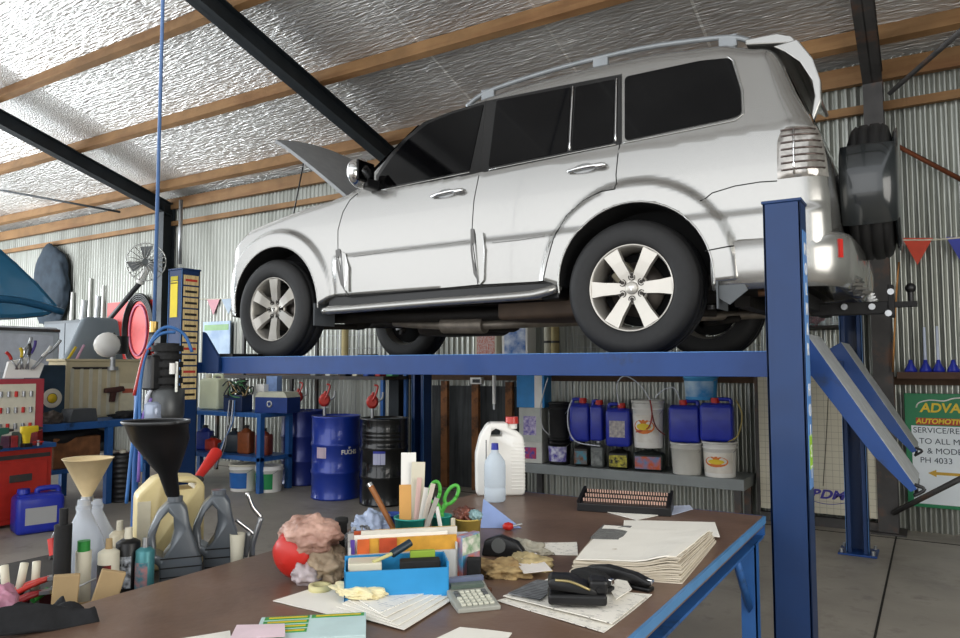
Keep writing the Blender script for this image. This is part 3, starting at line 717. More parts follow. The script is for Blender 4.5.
# spoiler
b = MB()
sp_pts = [(-.80, 3.185), (-.50, 3.17), (-.435, 2.98), (-.445, 2.80), (-.475, 2.74)]
for sd in (-1,):
    fin = [(-.66, 3.165), (-.54, 3.175), (-.47, 3.06), (-.435, 2.93), (-.435, 2.83), (-.475, 2.73), (-.485, 2.76), (-.465, 2.86), (-.475, 2.94), (-.53, 3.05), (-.60, 3.12)]
    b.prism([(a_, c_-.07) for a_, c_ in fin], YC+sd*.68-.02, YC+sd*.68+.02, 'y', bev=.006)
b.prism([(-.80, 3.17), (-.64, 3.165), (-.57, 3.135), (-.53, 3.08), (-.55, 3.07), (-.59, 3.10), (-.8, 3.14)], YC-.69, YC+.60, 'y', bev=.006)
so = b.build('roof_spoiler', silver, car, world=True)
b = MB(); b.box(-.56, -.53, YC-.2, YC+.2, 3.08, 3.11); b.build('brake_lamp', redp, so, world=True)
# roof rails
for sd in (-1, 1):
    b = MB(); q = []
    for x_ in (-2.62, -2.5, -2.3, -1.9, -1.4, -1.0, -.85, -.76):
        e = .035 if -2.45 < x_ < -.9 else (.03 if -2.6 < x_ < -.8 else .0)
        q.append((x_, YC+sd*.645, lerp(x_, TOP)-.012+e))
    b.tube(q, .017, 8, sub=4)
    for x_ in (-2.45, -1.65, -.9): b.box(x_-.05, x_+.05, YC+sd*.645-.014, YC+sd*.645+.014, lerp(x_, TOP)-.04, lerp(x_, TOP)+.035, bev=.008)
    b.build('roof_rail', mat('rail_grey', '#8c9093', .4, .5), car, world=True)
# mirrors
for sd in (-1, 1):
    m0 = thing('door_mirror', None, None); [m0.pop(k, None) for k in ('label', 'category')]; m0.parent = car; m0.location = Vector((-3.27, YC+sd*.98, 2.72))-car.location
    b = MB(); b.ell((0, 0, 0), (.065, .12, .105)); b.box(-.03, .04, -.02, .02, -.09, -.04, bev=.01); b.build('mirror_shell', chrome, m0)
    b = MB(); b.box(.035, .058, -.085, .085, -.07, .075, bev=.01); b.build('mirror_glass', glassd, m0)
    b = MB(); b.box(-.02, .06, min(0, -sd*.16), max(0, -sd*.16), -.10, -.03, bev=.012); b.build('mirror_arm', blk, m0)
# spare wheel in its carrier
sx0, sx1, sz, sr_ = -.37, -.155, 2.40, .385
Mx = T((sx0, YC, sz)) @ RY(PI/2)
b = MB(); b.lathe([(.2, .0), (.30, 0), (.36, .02), (.385, .045), (.375, .05), (.375, .06), (.386, .065), (.388, .10), (.378, .104), (.378, .114), (.388, .118), (.386, .16), (.375, .164), (.375, .172), (.383, .178), (.36, .205), (.30, .22), (.2, .22)], 64, Mx)
spw = b.build('spare_tyre', rubber, car, world=True)
b = MB(); b.lathe([(.35, -.03), (.402, -.02), (.408, .02), (.408, .10), (.404, .17), (.396, .235), (.35, .25), (0, .252)], 48, Mx, a0=PI*.5-.52, a1=PI*.5+.55)
b.lathe([(0, .226), (.33, .226), (.35, .245), (.3, .252), (0, .255)], 48, Mx); 
# mirrored sector on the near side
b.lathe([(.35, -.03), (.402, -.02), (.408, .02), (.408, .10), (.404, .17), (.396, .235), (.35, .25), (0, .252)], 24, Mx, a0=-PI/2-.50, a1=-PI/2+.62)
b.build('spare_wheel_cover', mat('cover_grey', '#24282a', .22, .1, .1, coat=.6), spw, world=True)
b = MB(); b.box(-.42, -.30, YC-.12, YC+.12, 2.3, 2.5); b.build('spare_carrier', blk, car, world=True)
# tow bar
b = MB(); b.box(-.62, -.55, YC-.55, YC+.55, 1.72, 1.80, bev=.006); b.box(-.6, -.18, YC-.04, YC+.04, 1.70, 1.77, bev=.006); b.box(-.20, -.17, YC-.05, YC+.05, 1.68, 1.86, bev=.004)
b.box(-.30, -.06, YC-.03, YC+.03, 1.735, 1.765); tb = b.build('tow_bar', blkm, car, world=True)
b = MB(); b.cyl((-.09, YC, 1.76), (-.09, YC, 1.82), .014); b.ell((-.09, YC, 1.84), .028); b.build('tow_ball', blk, tb, world=True)
for p in ((-.28, 1.74), (-.2, 1.70), (-.42, 1.745), (-.185, 1.82)):
    b = MB(); b.cyl((p[0], YC-.06, p[1]), (p[0], YC-.035, p[1]), .018, n=8); b.build('bolt', steel, tb, world=True)
# underbody
ub = mat('underbody', '#2a2622', .7, .2, .4, 6, bump=.4, bscale=20)
b = MB()
for sd in (-1, 1): b.tube([(-4.5, YC+sd*.42, 1.80), (-3.6, YC+sd*.45, 1.78), (-2.6, YC+sd*.48, 1.76), (-1.9, YC+sd*.48, 1.78), (-1.4, YC+sd*.45, 1.88), (-.6, YC+sd*.45, 1.82)], .045, 4, sub=3)
for x_ in (-3.6, -2.9, -2.2, -.9): b.box(x_-.04, x_+.04, YC-.45, YC+.45, 1.74, 1.80)
b.box(-4.6, -.55, YC-.7, YC+.7, 1.84, 1.90); b.build('chassis', ub, car, world=True)
b = MB(); b.box(-3.35, -2.75, YC-.25, YC+.2, 1.64, 1.85, bev=.05); b.box(-3.05, -2.6, YC-.18, YC+.1, 1.66, 1.82, bev=.05); b.cyl((-2.6, YC, 1.75), (-1.5, YC, 1.80), .03); b.build('gearbox', ub, car, world=True)
b = MB(); b.box(-2.35, -1.72, YC-.72, YC-.15, 1.70, 1.84, bev=.03); b.build('fuel_tank', mat('tank_brown', '#4a3a2c', .7, .1, .3, 8), car, world=True)
b = MB(); b.tube([(-3.5, YC-.3, 1.74), (-3.0, YC-.42, 1.70), (-2.6, YC-.45, 1.69), (-2.3, YC-.3, 1.70), (-1.6, YC+.3, 1.74), (-.6, YC+.5, 1.76)], .032, 10, sub=4); b.cyl((-2.95, YC-.44, 1.70), (-2.6, YC-.45, 1.69), .06); b.build('exhaust', mat('exhaust', '#8d8478', .5, .6, .3), car, world=True)
for hx in HX:
    b = MB(); b.cyl((hx, YC-.72, HZ), (hx, YC+.72, HZ), .035); b.ell((hx, YC+.05, HZ), (.15, .13, .12)); b.tube([(hx, YC-.65, HZ-.12), (hx+.3, YC-.3, 1.72)], .025, 6); b.tube([(hx, YC+.65, HZ-.12), (hx+.3, YC+.3, 1.72)], .025, 6)
    b.tube([(hx-.28, YC-.28, 1.73), (hx, YC-.65, HZ-.12)], .025, 6); b.build('axle', ub, car, world=True)
    for sd in (-1, 1):
        c = MB(); c.cyl((hx+.08, YC+sd*.52, HZ-.1), (hx+.05, YC+sd*.50, HZ+.35), .03); c.build('shock_absorber', steel, car, world=True)
for hx in HX:
    for sd in (-1, 1):
        b = MB(); x_ = hx+.46 if hx == HX[1] else hx+.425
        p0, p1 = YC+sd*.70, YC+sd*.91; b.prism([(min(p0, p1), 1.70), (max(p0, p1), 1.70), (max(p0, p1), 1.86), (min(p0, p1), 1.86)], x_, x_+.008, 'x')
        if hx == HX[1]: b.prism([(x_-.02, 1.87), (x_+.11, 1.87), (x_+.15, 1.79), (x_+.06, 1.72), (x_, 1.76)], YC+sd*.885-.006, YC+sd*.885+.006, 'y')
        b.build('mud_flap', mat('mud_flap', '#5e6265', .6), car, world=True)
b = MB(); b.tube([(-.75, 3.92, 1.78), (-.55, 3.95, 1.79)], .02, 6); b.build('tail_pipe', mat('rust_pipe', '#6b4c34', .6, .4), car, world=True)
# ============================================================ helpers for loose things
def mpp(p): return (Vector(p)-CAM).dot(fw)/F_
def face(p): return math.atan2(-p[0], p[1])
ZT = .78
def tp_(px, py): return at(px, py, Z=ZT)
def label_mat(name, a, b_, sc=40): return mat(name, a, .5, 0, 0, sc, color2=b_)
def rbox(mb, w, d, z0, z1, bev, mi=0, M=None, seg=3): return mb.box(-w/2, w/2, -d/2, d/2, z0, z1, bev=bev, mi=mi, M=M, seg=seg)
def jerrycan(label, p, w, d, h, m, capm, rz, group=None, capx=-.3, lab=None, name='jerry_can', cat='jerry can'):
    t = thing(name, label, cat, p, rz, group)
    b = MB(); rbox(b, w, d, 0, h*.86, min(w, d)*.16); b.box(-w*.47, w*.47, -d*.3, d*.3, h*.80, h*.88, bev=d*.08); b.build('body', m, t)
    b = MB(); x0 = -w*.02 if capx < 0 else -w*.42; x1 = w*.42 if capx < 0 else w*.02
    b.tube([(x0, 0, h*.84), (x0, 0, h*.93), (x0+w*.06, 0, h*.97), (x1-w*.06, 0, h*.97), (x1, 0, h*.93), (x1, 0, h*.84)], d*.09, 8, sub=3); b.build('handle', m, t)
    b = MB(); b.cyl((w*capx, 0, h*.86), (w*capx, 0, h*.91), d*.16); b.cyl((w*capx, 0, h*.90), (w*capx, 0, h), d*.2, d*.18, 16); b.build('cap', capm, t)
    if lab:
        b = MB(); b.box(-w*.32, w*.32, -d/2-.002, -d/2+.004, h*.22, h*.6); b.build('label', lab, t)
    return t
def oval(b, r, zc, da, dz, n=16):
    vs = [(r*math.sin(0), -r, zc)]
    for k in range(n): a = da*math.cos(2*PI*k/n); vs.append((r*math.sin(a), -r*math.cos(a), zc+dz*math.sin(2*PI*k/n)))
    return b.add(vs, [(0, 1+k, 1+(k+1) % n) for k in range(n)], 0, True)
def bucket(label, p, r, h, m, lidm, rz=0, group=None, lab=None, txt=None, name='bucket', cat='bucket', lid=True, oval_m=None):
    t = thing(name, label, cat, p, rz, group); r0 = r*.88
    b = MB(); b.lathe([(0, 0), (r0, 0), (r0*1.01, .01), (r*.97, h*.80), (r*1.03, h*.81), (r*1.03, h*.84), (r*.98, h*.845), (r*.99, h*.97), (r*.93, h*.97), (r0*.95, h*.85), (0, h*.85)], 32); b.build('body', m, t)
    if lid: b = MB(); b.lathe([(0, h*.985), (r*.85, h*.985), (r*.88, h), (r*1.04, h), (r*1.05, h*.94), (r*1.0, h*.94)], 32); b.build('lid', lidm, t)
    b = MB(); b.tube([(r*1.03*math.cos(a), -r*1.03*abs(math.sin(a))*.6-.01, h*.83-abs(math.sin(a))*h*.22) for a in [PI*k/10 for k in range(11)]], .003, 5); b.build('handle', steel, t)
    if lab:
        b = MB(); k = 12; b.lathe([(r0*1.025+.001, h*.12), (r*.965+.003, h*.70)], 20, a0=-PI/2-1.1, a1=-PI/2+1.1); b.build('label', lab, t)
    if oval_m:
        rm = lambda z: r0*1.025+(r*.965-r0*1.025)*(z/h-.12)/.58
        b = MB(); oval(b, rm(h*.45)+.006, h*.45, .75, h*.15); b.build('oval_label', oval_m, t)
        b = MB(); oval(b, rm(h*.45)+.0085, h*.45, .5, h*.07); b.build('oval_centre', yel, t)
    if txt: text(txt[0], txt[1], facing(0, -r-.004, h*.45), txt[2], t, 'lettering', sx=.8)
    return t
def bottle(label, p, w, d, h, m, capm, rz, group=None, lab=None, lh=(.15, .6), name='oil_bottle', cat='bottle'):
    t = thing(name, label, cat, p, rz, group)
    b = MB(); rbox(b, w, d, 0, h*.78, min(w, d)*.18); b.lathe([(w*.40, h*.74), (w*.3, h*.82), (w*.16, h*.88), (w*.15, h*.92), (0, h*.92)], 16); b.build('body', m, t)
    b = MB(); b.cyl((0, 0, h*.9), (0, 0, h), w*.18); b.build('cap', capm, t)
    if lab: b = MB(); b.box(-w*.42, w*.42, -d/2-.002, -d/2+.003, h*lh[0], h*lh[1]); b.build('label', lab, t)
    return t
def can(label, p, r, h, m, capm, group=None, lab=None, name='spray_can', cat='spray can', caph=.18):
    t = thing(name, label, cat, p, 0, group); hb = h*(1-caph)
    b = MB(); b.lathe([(0, 0), (r*.95, 0), (r, .004), (r, hb*.96), (r*.96, hb*.97), (r*.6, hb*1.02), (r*.3, hb*1.03), (0, hb*1.03)], 24); b.build('body', m, t)
    b = MB(); b.cyl((0, 0, hb), (0, 0, h), r*.42 if caph < .15 else r*.35, r*.3, 14); b.build('cap', capm, t)
    if lab: b = MB(); b.lathe([(r+.0008, hb*.2), (r+.0008, hb*.75)], 20, a0=-PI*.9, a1=-PI*.1); b.build('label', lab, t)
    return t
# ============================================================ the work bench in front
bt = thing('work_bench', 'large brown topped work bench with a blue steel frame in the foreground', 'work bench', (-1.29, 1.6, 0))
bx0, bx1, by0_, by1_ = -1.95, -.622, .2, 3.26
b = MB(); b.box(bx0+.004, bx1-.004, by0_+.004, by1_-.004, .735, ZT, bev=.002); b.build('bench_top', ttop, bt, world=True)
b = MB(); e = .012
b.box(bx1-.004, bx1+.006, by0_, by1_, .752, ZT-.001, mi=1); b.box(bx0-.004, bx0+.004, by0_, by1_, .70, .755); b.box(bx0, bx1, by1_-.004, by1_+.006, .70, ZT-.001); b.box(bx0, bx1, by0_-.006, by0_+.004, .70, ZT-.001)
b.box(bx1-.05, bx1-.004, by0_, by1_, .69, .70); b.box(bx0+.004, bx0+.05, by0_, by1_, .69, .70); b.build('bench_frame', [benchblue, mat('bench_edge', '#4f83b4', .45)], bt, world=True)
for x_, y_ in ((bx0+.03, .35), (bx1-.03, .35), (bx0+.03, 3.10), (bx1-.03, 3.10)):
    b = MB(); b.box(x_-.03, x_+.03, y_-.03, y_-.024, 0, .70); b.box(x_+(.024 if x_ > -1 else -.03), x_+(.03 if x_ > -1 else -.024), y_-.03, y_+.03, 0, .70); b.build('leg', benchblue, bt, world=True)
    s_ = -1 if y_ > 1 else 1; b = MB(); b.tube([(x_, y_, .42), (x_, y_+s_*.24, .69)], .016, 4); b.build('brace', benchblue, bt, world=True)
# ---- white jug and water bottle
p = tp_(497, 495); p.y += .03
t = thing('oil_jug', 'white plastic oil jug with red cap at the far edge of the bench', 'jug', p, face(p)+.1)
b = MB(); ol = [(-.115, .0), (-.12, .015), (-.122, .2), (-.10, .29), (-.065, .345), (-.05, .352), (.035, .352), (.04, .325), (.085, .31), (.112, .28), (.118, .2), (.118, .015), (.11, 0)]
hole = [(-.052, .285), (-.048, .31), (-.025, .325), (.0, .315), (.008, .30), (.005, .285)]
b.prism(ol, -.055, .055, 'y', bev=.012, smooth=True); jb = b.build('body', white, t)
cu = MB().prism(hole, -.1, .1, 'y').build('cutter', white); cu.parent = t; cu.location = (0, 0, 0)
bpy.context.view_layer.update(); boolean(jb, cu)
b = MB(); b.box(-.075, -.071, -.056, -.052, .02, .27); b.build('gauge_strip', mat('gauge', '#30343c', .5), t)
for k in range(14):
    b = MB(); b.box(.05, .119, -.0575, -.052, .03+.017*k, .034+.017*k, bev=.0015); b.build('rib', white, t)
b = MB(); b.cyl((.06, 0, .32), (.06, 0, .345), .026); b.build('neck', white, t)
b = MB(); b.cyl((.06, 0, .345), (.06, 0, .378), .033, .031, 24); b.build('cap', red, t)
p = tp_(495, 501); t = thing('water_bottle', 'clear plastic bottle with a blue cap in front of the white jug', 'bottle', p, 0)
b = MB(); b.lathe([(0, .0), (.044, .0), (.05, .008), (.05, .06), (.047, .065), (.05, .07), (.05, .165), (.047, .185), (.03, .21), (.018, .225), (.016, .245), (0, .245)], 28); b.build('body', mat('frosted', (.72, .80, .88), .25, 0, .03, trans=.45, ior=1.1), t)
b = MB(); b.cyl((0, 0, .238), (0, 0, .268), .018, .016); b.build('cap', mat('cap_blue', '#26309a', .4), t)
# ---- tray of tips
pa, pb = tp_(577, 511), tp_(671, 517); cx_ = (pa+pb)/2; rz = math.atan2(pb.y-pa.y, pb.x-pa.x); L_ = (pb-pa).length; dd = .17
t = thing('tip_rack', 'long black tray holding three rows of small copper tips', 'tray', cx_, rz)
Mt = T((0, 0, .034)) @ RX(.22)
b = MB(); b.prism([(0, 0), (dd, 0), (dd, .034+dd*.22), (0, .034)], -L_/2, L_/2, 'x', bev=.003); b.box(-L_/2, -L_/2+.012, 0, dd, 0, .012, M=Mt); b.box(L_/2-.012, L_/2, 0, dd, 0, .012, M=Mt); b.build('tray', blk, t)
tipm = mat('copper_tip', '#e6c2b0', .35, .3)
for r_ in range(3):
    b = MB()
    for k in range(32):
        x_ = -L_/2+.025+(L_-.05)*k/31; y_ = .03+.052*r_; b.cyl(Mt @ Vector((x_, y_, 0)), Mt @ Vector((x_, y_, .013)), .0036, n=6)
    b.build('tip_row', tipm, t)
# ---- papers
def sheet_thing(label, corners, m=paper, th=.002, wav=.003, z=0, seed=0, group=None, name='sheet_of_paper', cat='paper', n=8, lift=None):
    P_ = [tp_(*c) for c in corners]; c0 = sum(P_, Vector())/4; c0.z = ZT+z
    b = MB(); b.sheet([(q.x-c0.x, q.y-c0.y, 0) for q in P_], th, n, wav, seed, lift=lift); return single(b, name, m, label, cat, c0, 0, group)
sheet_thing('white folded sheet poking out under the black tip tray, left', ((604, 512), (645, 505), (668, 514), (637, 521)), z=.001)
sheet_thing('bluish sheet poking out at the right end of the black tip tray', ((668, 507), (690, 506), (693, 510), (672, 516)), mat('paper_blue', '#c3cbe0', .7), z=.001, seed=3)
o = sheet_thing('white sheet with an olive oval stain behind the thick document pile', ((623, 536), (624, 524), (715, 526), (720, 541)), z=.012, seed=2)
b = MB(); q = at(668, 532, Z=ZT+.018); b.lathe([(0, .0), (.035, 0), (.036, -.002), (0, -.002)], 20); oo = b.build('oval_mark', mat('olive_mark', '#6d7040', .6), o); oo.location = q-o.location; oo.scale = (1, .5, 1); oo.rotation_euler = (0, 0, rz)
# thick pile
pa, pb, pc, pd = tp_(570, 576), tp_(682, 584), tp_(716, 543), tp_(600, 538)
c0 = (pa+pb+pc+pd)/4; t = thing('document_pile', 'thick pile of documents with curled page edges on the right of the bench', 'documents', c0, 0)
lv = [Vector((q.x-c0.x, q.y-c0.y, 0)) for q in (pa, pb, pc, pd)]
for k in range(14):
    j = [v*(1-.006*k)+Vector((random.uniform(-.006, .006), random.uniform(-.006, .006), .0031*k)) for v in lv]
    b = MB(); kk = k
    b.sheet(j, .0036, 10, .002+.0012*max(0, k-6), k, lift=lambda u, v: (.0022*kk)*max(0, u-.55)*(1-v)*2.2*(math.sin(u*9)*.5+.7))
    b.build('page_bundle', [pagesm if k < 13 else paper], t)
b = MB(); j = [lv[3]+(lv[2]-lv[3])*.02, lv[3]+(lv[2]-lv[3])*.28, lv[0]*.45+lv[3]*.55+(lv[2]-lv[3])*.26, lv[0]*.45+lv[3]*.55]
b.sheet([v*.97+Vector((0, 0, .049)) for v in j], .001, 4); b.build('printed_block', printed('newsprint', '#8c8c88', '#2c2c2c', 160, .3), t)
# papers under the punch
sheet_thing('bottom printed sheet of the spread under the black punch', ((497, 602), (548, 586), (652, 596), (604, 634)), prnt, z=.0, seed=4, wav=.004)
sheet_thing('white printed sheet lying directly under the black punch', ((503, 600), (550, 582), (648, 600), (612, 628)), prnt, z=.008, seed=5, wav=.004)
sheet_thing('grey photo printout at the left of the punch', ((508, 600), (537, 586), (562, 589), (540, 607)), printed('photo_grey', '#77797c', '#2f3336', 50, .4), z=.016, seed=6, wav=.002, name='printout', cat='paper')
sheet_thing('small white note standing proud at the right of the punch', ((607, 592), (624, 583), (632, 597), (616, 608)), prnt, z=.018, seed=7, wav=.004, name='note', cat='paper')
# punch and staplers
p = at(577, 602, Z=ZT+.02); rz = face(p)+.05
t = thing('hole_punch', 'black two hole punch sitting on the printed sheets', 'hole punch', p, rz)
b = MB(); b.box(-.075, .075, -.035, .045, 0, .028, bev=.008, seg=3); b.build('base', blk, t)
M = T((0, 0, .03)) @ RY(.12); b = MB(); b.prism([(-.078, .015), (-.07, .028), (-.02, .034), (.05, .012), (.05, .0), (-.07, .0)], -.03, .035, 'y', M=M, bev=.003, smooth=True); b.build('lever', blk, t)
b = MB(); b.tube([M @ Vector(q) for q in ((-.06, -.031, .026), (-.02, -.033, .028), (.03, -.031, .014))], .0035, 6, sub=4); b.build('worn_highlight', mat('brass_worn', '#b8a878', .3, .8), t)  # thin brass coloured line along the lever
b = MB(); b.box(.03, .078, -.028, .03, .026, .062, bev=.008); b.cyl((.055, -.032, .04), (.055, .034, .04), .007); b.build('hinge_block', blk, t)
def stapler(label, pxa, pxb, m, z=0):
    a, c = at(*pxa, Z=ZT+z), at(*pxb, Z=ZT+z); L_ = (c-a).length; t = thing('stapler', label, 'stapler', a, math.atan2(c.y-a.y, c.x-a.x))
    b = MB(); b.box(0, L_, -.018, .018, 0, .012, bev=.004); b.build('base', m, t)
    b = MB(); b.prism([(0, .012), (-.004, .04), (L_*.3, .052), (L_*.75, .045), (L_, .03), (L_+.003, .018), (L_*.9, .014)], -.016, .016, 'y', bev=.005, smooth=True); b.build('arm', m, t)
    b = MB(); b.box(L_*.9, L_+.004, -.008, .008, .02, .034, bev=.002); b.build('chrome_nose', chrome, t); return t
stapler('long black stapler lying in front of the thick document pile', (590, 579), (652, 592), blk)
stapler('second black stapler behind the hole punch', (574, 584), (612, 592), blkm, .02)
# calculator
pa, pb, pc, pd = tp_(459, 614), tp_(500, 610), tp_(490, 586), tp_(451, 587)
c0 = (pa+pb)/2; rz = math.atan2(pb.y-pa.y, pb.x-pa.x); w_ = .115; h_ = .165
t = thing('calculator', 'grey desktop calculator between paper fans', 'calculator', c0, rz)
cm = mat('calc_body', '#a4a59c', .45); b = MB(); b.prism([(0, .0), (h_, .0), (h_, .034), (h_*.7, .022), (0, .012)], -w_/2, w_/2, 'x', bev=.003); b.build('body', cm, t)
M = T((0, 0, .012)) @ RX(math.atan2(.010, h_*.7))
b = MB(); b.box(-w_*.40, w_*.40, h_*.72, h_*.86, .003, .013, M=M); b.build('display', mat('lcd', '#5d6a62', .15), t)
b = MB(); b.box(-w_*.46, w_*.46, h_*.90, h_*.99, .010, .022, M=M); b.build('solar_strip', mat('calc_strip', '#6f7892', .3), t)
km = mat('calc_key', '#d4d4c4', .5); kd = mat('calc_key_dark', '#5c5f60', .5)
for r_ in range(5):
    for c_ in range(6):
        b = MB(); x_ = -w_*.40+w_*.8*(c_+.5)/6; y_ = h_*(.05+.12*(r_+.5)); b.box(x_-.006, x_+.006, y_-.006, y_+.006, 0, .006, bev=.0015, M=M); b.build('key', kd if c_ in (0, 5) and r_ > 2 else km, t)
# small cards
sheet_thing('small white business card left of the document pile', ((540, 544), (577, 543), (578, 556), (541, 555)), prnt, seed=8, name='card', cat='card')
sheet_thing('white card with a faint logo lying on the rags', ((512, 565), (536, 560), (552, 578), (524, 581)), mat('card_white', '#ece6e0', .6, 0, .1, 20), z=.02, seed=9, name='card', cat='card')
p = tp_(500, 530); t = single(MB().prism([(-.06, 0), (.10, .0), (-.05, .115)], -.002, .002, 'y', M=RX(-.45)), 'folded_card', mat('card_blue', '#8ea4d6', .6), 'blue and white folded card propped behind the organiser', 'card', p+Vector((-.03, .02, 0)), face(p))
p = tp_(508, 530); t = thing('knob_key', 'small red knob with a metal key lying on the bench', 'key', p, .6)
b = MB(); b.blob((0, 0, .014), (.02, .018, .014), .3, 3, 3, 2); b.build('red_knob', redp, t); b = MB(); b.cyl((.015, 0, .014), (.055, .012, .02), .004); b.build('metal_blade', steel, t)
# rags
ragm = mat('rag', '#b49a6c', .85, 0, .4, 18, bump=.6, bscale=40, color2='#6e5638'); ragg = mat('rag_grey', '#a8a394', .85, 0, .3, 18, bump=.6)
for lb, (px_, py_), r_, m_, sd in (('crumpled tan rag spread beside the calculator', (500, 572), (.095, .07, .03), ragm, 1), ('tan work glove lying right of the rags', (528, 566), (.075, .06, .026), mat('glove_tan', '#c0ad80', .85, 0, .4, 15, bump=.5), 2),
                                   ('grey soiled rag behind the tan rags', (522, 552), (.085, .05, .032), ragg, 3), ('brown rag in front of the organiser', (470, 590), (.05, .035, .022), mat('rag_brown', '#6b4a38', .9, 0, .4, 20, bump=.5), 4)):
    p = tp_(px_, py_); single(MB().blob((0, 0, .004), r_, .5, 2.2, 5, sd, flat=0, fine=.09), 'rag', m_, lb, 'rag', p)
p = tp_(503, 556); t = thing('tape_gun', 'black tape dispenser half buried in the rags', 'tape dispenser', p, .3); b = MB(); b.prism([(-.07, 0), (-.06, .05), (-.01, .07), (.05, .05), (.075, .02), (.07, 0)], -.02, .02, 'y', bev=.006, smooth=True); b.build('body', blk, t)
b = MB(); b.cyl((-.01, -.024, .038), (-.01, .024, .038), .024); b.build('hub', mat('hub_grey', '#5a5c5c', .5), t)
# ---- desk organiser
p = tp_(404, 588); rz = face(p)+.12
t = thing('file_holder', 'white cardboard file holder stuffed with orange and white brochures', 'file holder', p, rz); w_ = .31
b = MB(); b.box(-w_/2, w_/2, .0, .006, 0, .10); b.box(-w_/2, w_/2, .085, .091, 0, .14); b.box(-w_/2, -w_/2+.005, 0, .09, 0, .12); b.box(w_/2-.005, w_/2, 0, .09, 0, .12); b.box(-w_/2, w_/2, 0, .09, 0, .004); b.build('holder', mat('card_grey', '#c9c8c4', .6), t)
for k, (x0, x1, h_, m_) in enumerate(((-.10, .155, .17, mat('brochure_orange', '#d9a03a', .5, 0, .2, 30)), (-.14, .13, .18, paper), (-.12, .16, .19, mat('brochure_white', '#ddd8cc', .5, 0, .2, 12)), (-.14, .10, .185, mat('brochure_red', '#c8582e', .5, 0, .3, 18)), (-.08, .16, .18, mat('brochure_yellow', '#e0b23a', .5)))):
    b = MB(); b.box(x0, x1, .012+.014*k, .020+.014*k, .006, h_*.82, bev=.001, M=RX(.03*k)); b.build('brochure', m_, t)
for x_, c_, w2 in ((-.145, '#5a3f9a', .012), (-.115, '#d8662e', .034), (-.045, '#c6502c', .05)):
    b = MB(); b.box(x_-w2/2, x_+w2/2, .008, .0105, .075, .140); b.build('cover_patch', mat('patch'+c_, c_, .5, 0, .2, 30), t)
p2 = tp_(468, 580); t = thing('catalogue', 'upright colourful catalogue at the right end of the file holder', 'catalogue', p2, face(p2)+.9)
b = MB(); b.box(-.042, .042, -.012, .012, 0, .135, bev=.001); b.build('pages', label_mat('cat_mix', '#4ea0c8', '#d06a4a', 22), t)
b = MB(); b.box(-.041, .041, -.0135, -.012, .08, .13); b.build('cover_patch', label_mat('cat_mix2', '#e8e4da', '#3f8a4a', 30), t)
p = tp_(397, 602); rz = face(p)+.06; w_ = .28
t = thing('pen_box', 'open light blue cardboard box of small bits in front of the file holder', 'box', p, rz)
b = MB(); x0, x1, d_ = -w_/2, w_/2, .11
for bb in ((x0, x1, 0, .004, 0, .085), (x0, x1, d_-.004, d_, 0, .10), (x0, x0+.004, 0, d_, 0, .09), (x1-.004, x1, 0, d_, 0, .10), (x0, x1, 0, d_, 0, .003)): b.box(*bb)
b.build('box_walls', lightb, t)
b = MB(); b.box(x0+.01, x0+.10, .02, .09, .004, .10, bev=.004); b.build('white_packet', offw, t)
b = MB(); b.box(x0+.15, x1-.02, .02, .06, .004, .10, bev=.004); b.build('black_packet', blkm, t)
b = MB(); b.box(x0+.18, x1-.03, .066, .084, .004, .115, bev=.002); b.build('green_packet', mat('packet_green', '#8fae3a', .5), t)
p3 = p+Vector((0, 0, .085)); t = thing('marker_pen', 'dark marker pen with pale tip lying across the blue box', 'pen', Vector(p3)+RZ(rz) @ Vector((-.02, .05, .028)), rz+.5)
b = MB(); b.cyl((.01, 0, 0), (.07, 0, .022), .011); b.build('barrel', mat('navy', '#1c2f3c', .4), t); b = MB(); b.cyl((-.05, 0, -.012), (.012, 0, .001), .005); b.build('tip', mat('tip_yellow', '#cfc98a', .5), t)
p = tp_(352, 592); sgl = single(MB().box(-.02, .25, -.002, .002, 0, .125, M=RX(-.12)), 'white_board', mat('board_white', '#c8ccd4', .5), 'pale grey card standing behind the light blue box', 'card', at(356, 590, Z=ZT)+Vector((-.0, .13, 0)), rz)
# cups
def cup(label, px_, py_, r, h, m, name='pen_cup', dz=.0, yoff=.0):
    p = tp_(px_, py_); p.y += yoff; t = thing(name, label, 'cup', p, 0); b = MB(); b.lathe([(0, 0), (r*.78, 0), (r, h), (r*1.05, h), (r*1.05, h+.004), (r*.93, h+.004), (r*.72, .006), (0, .006)], 24); b.build('cup_body', m, t); return t, p
c1, p1_ = cup('teal plastic pen cup crammed with rulers', 411, 556, .056, .125, teal)
c2, p2_ = cup('yellow paper cup holding rolled foil', 468, 550, .045, .105, mat('cup_yellow', '#cfb25a', .6, 0, .2, 30))
c3, p3_ = cup('small teal cup holding the green scissors', 441, 550, .036, .115, teal)
def stick(name, label, cat, base, dx, dy, h, w, th, m, rzz=0, part=None):
    d = Vector((dx, dy, h)); q = Vector((0, 0, 1)).rotation_difference(d); M = q.to_matrix().to_4x4()
    o = single(MB().box(-w/2, w/2, -th/2, th/2, 0, d.length, bev=min(w, th)*.2, M=M @ RZ(rzz)), name, m, label, cat, base); return o
zc = Vector((0, 0, .01)); fz = face(p1_)
stick('ruler', 'tall white ruler in the teal cup, the widest', 'ruler', p1_+zc+Vector((-.012, .0, 0)), .0, .0, .33, .05, .003, white, fz)
stick('ruler', 'shorter white ruler just right of the tall one', 'ruler', p1_+zc+Vector((.01, .01, 0)), .012, 0, .30, .045, .003, offw, fz)
stick('envelope', 'tan envelope strip standing in front of the tall ruler', 'envelope', p1_+zc+Vector((-.012, -.015, 0)), -.002, 0, .225, .04, .003, mat('manila', '#dba55e', .6), fz)
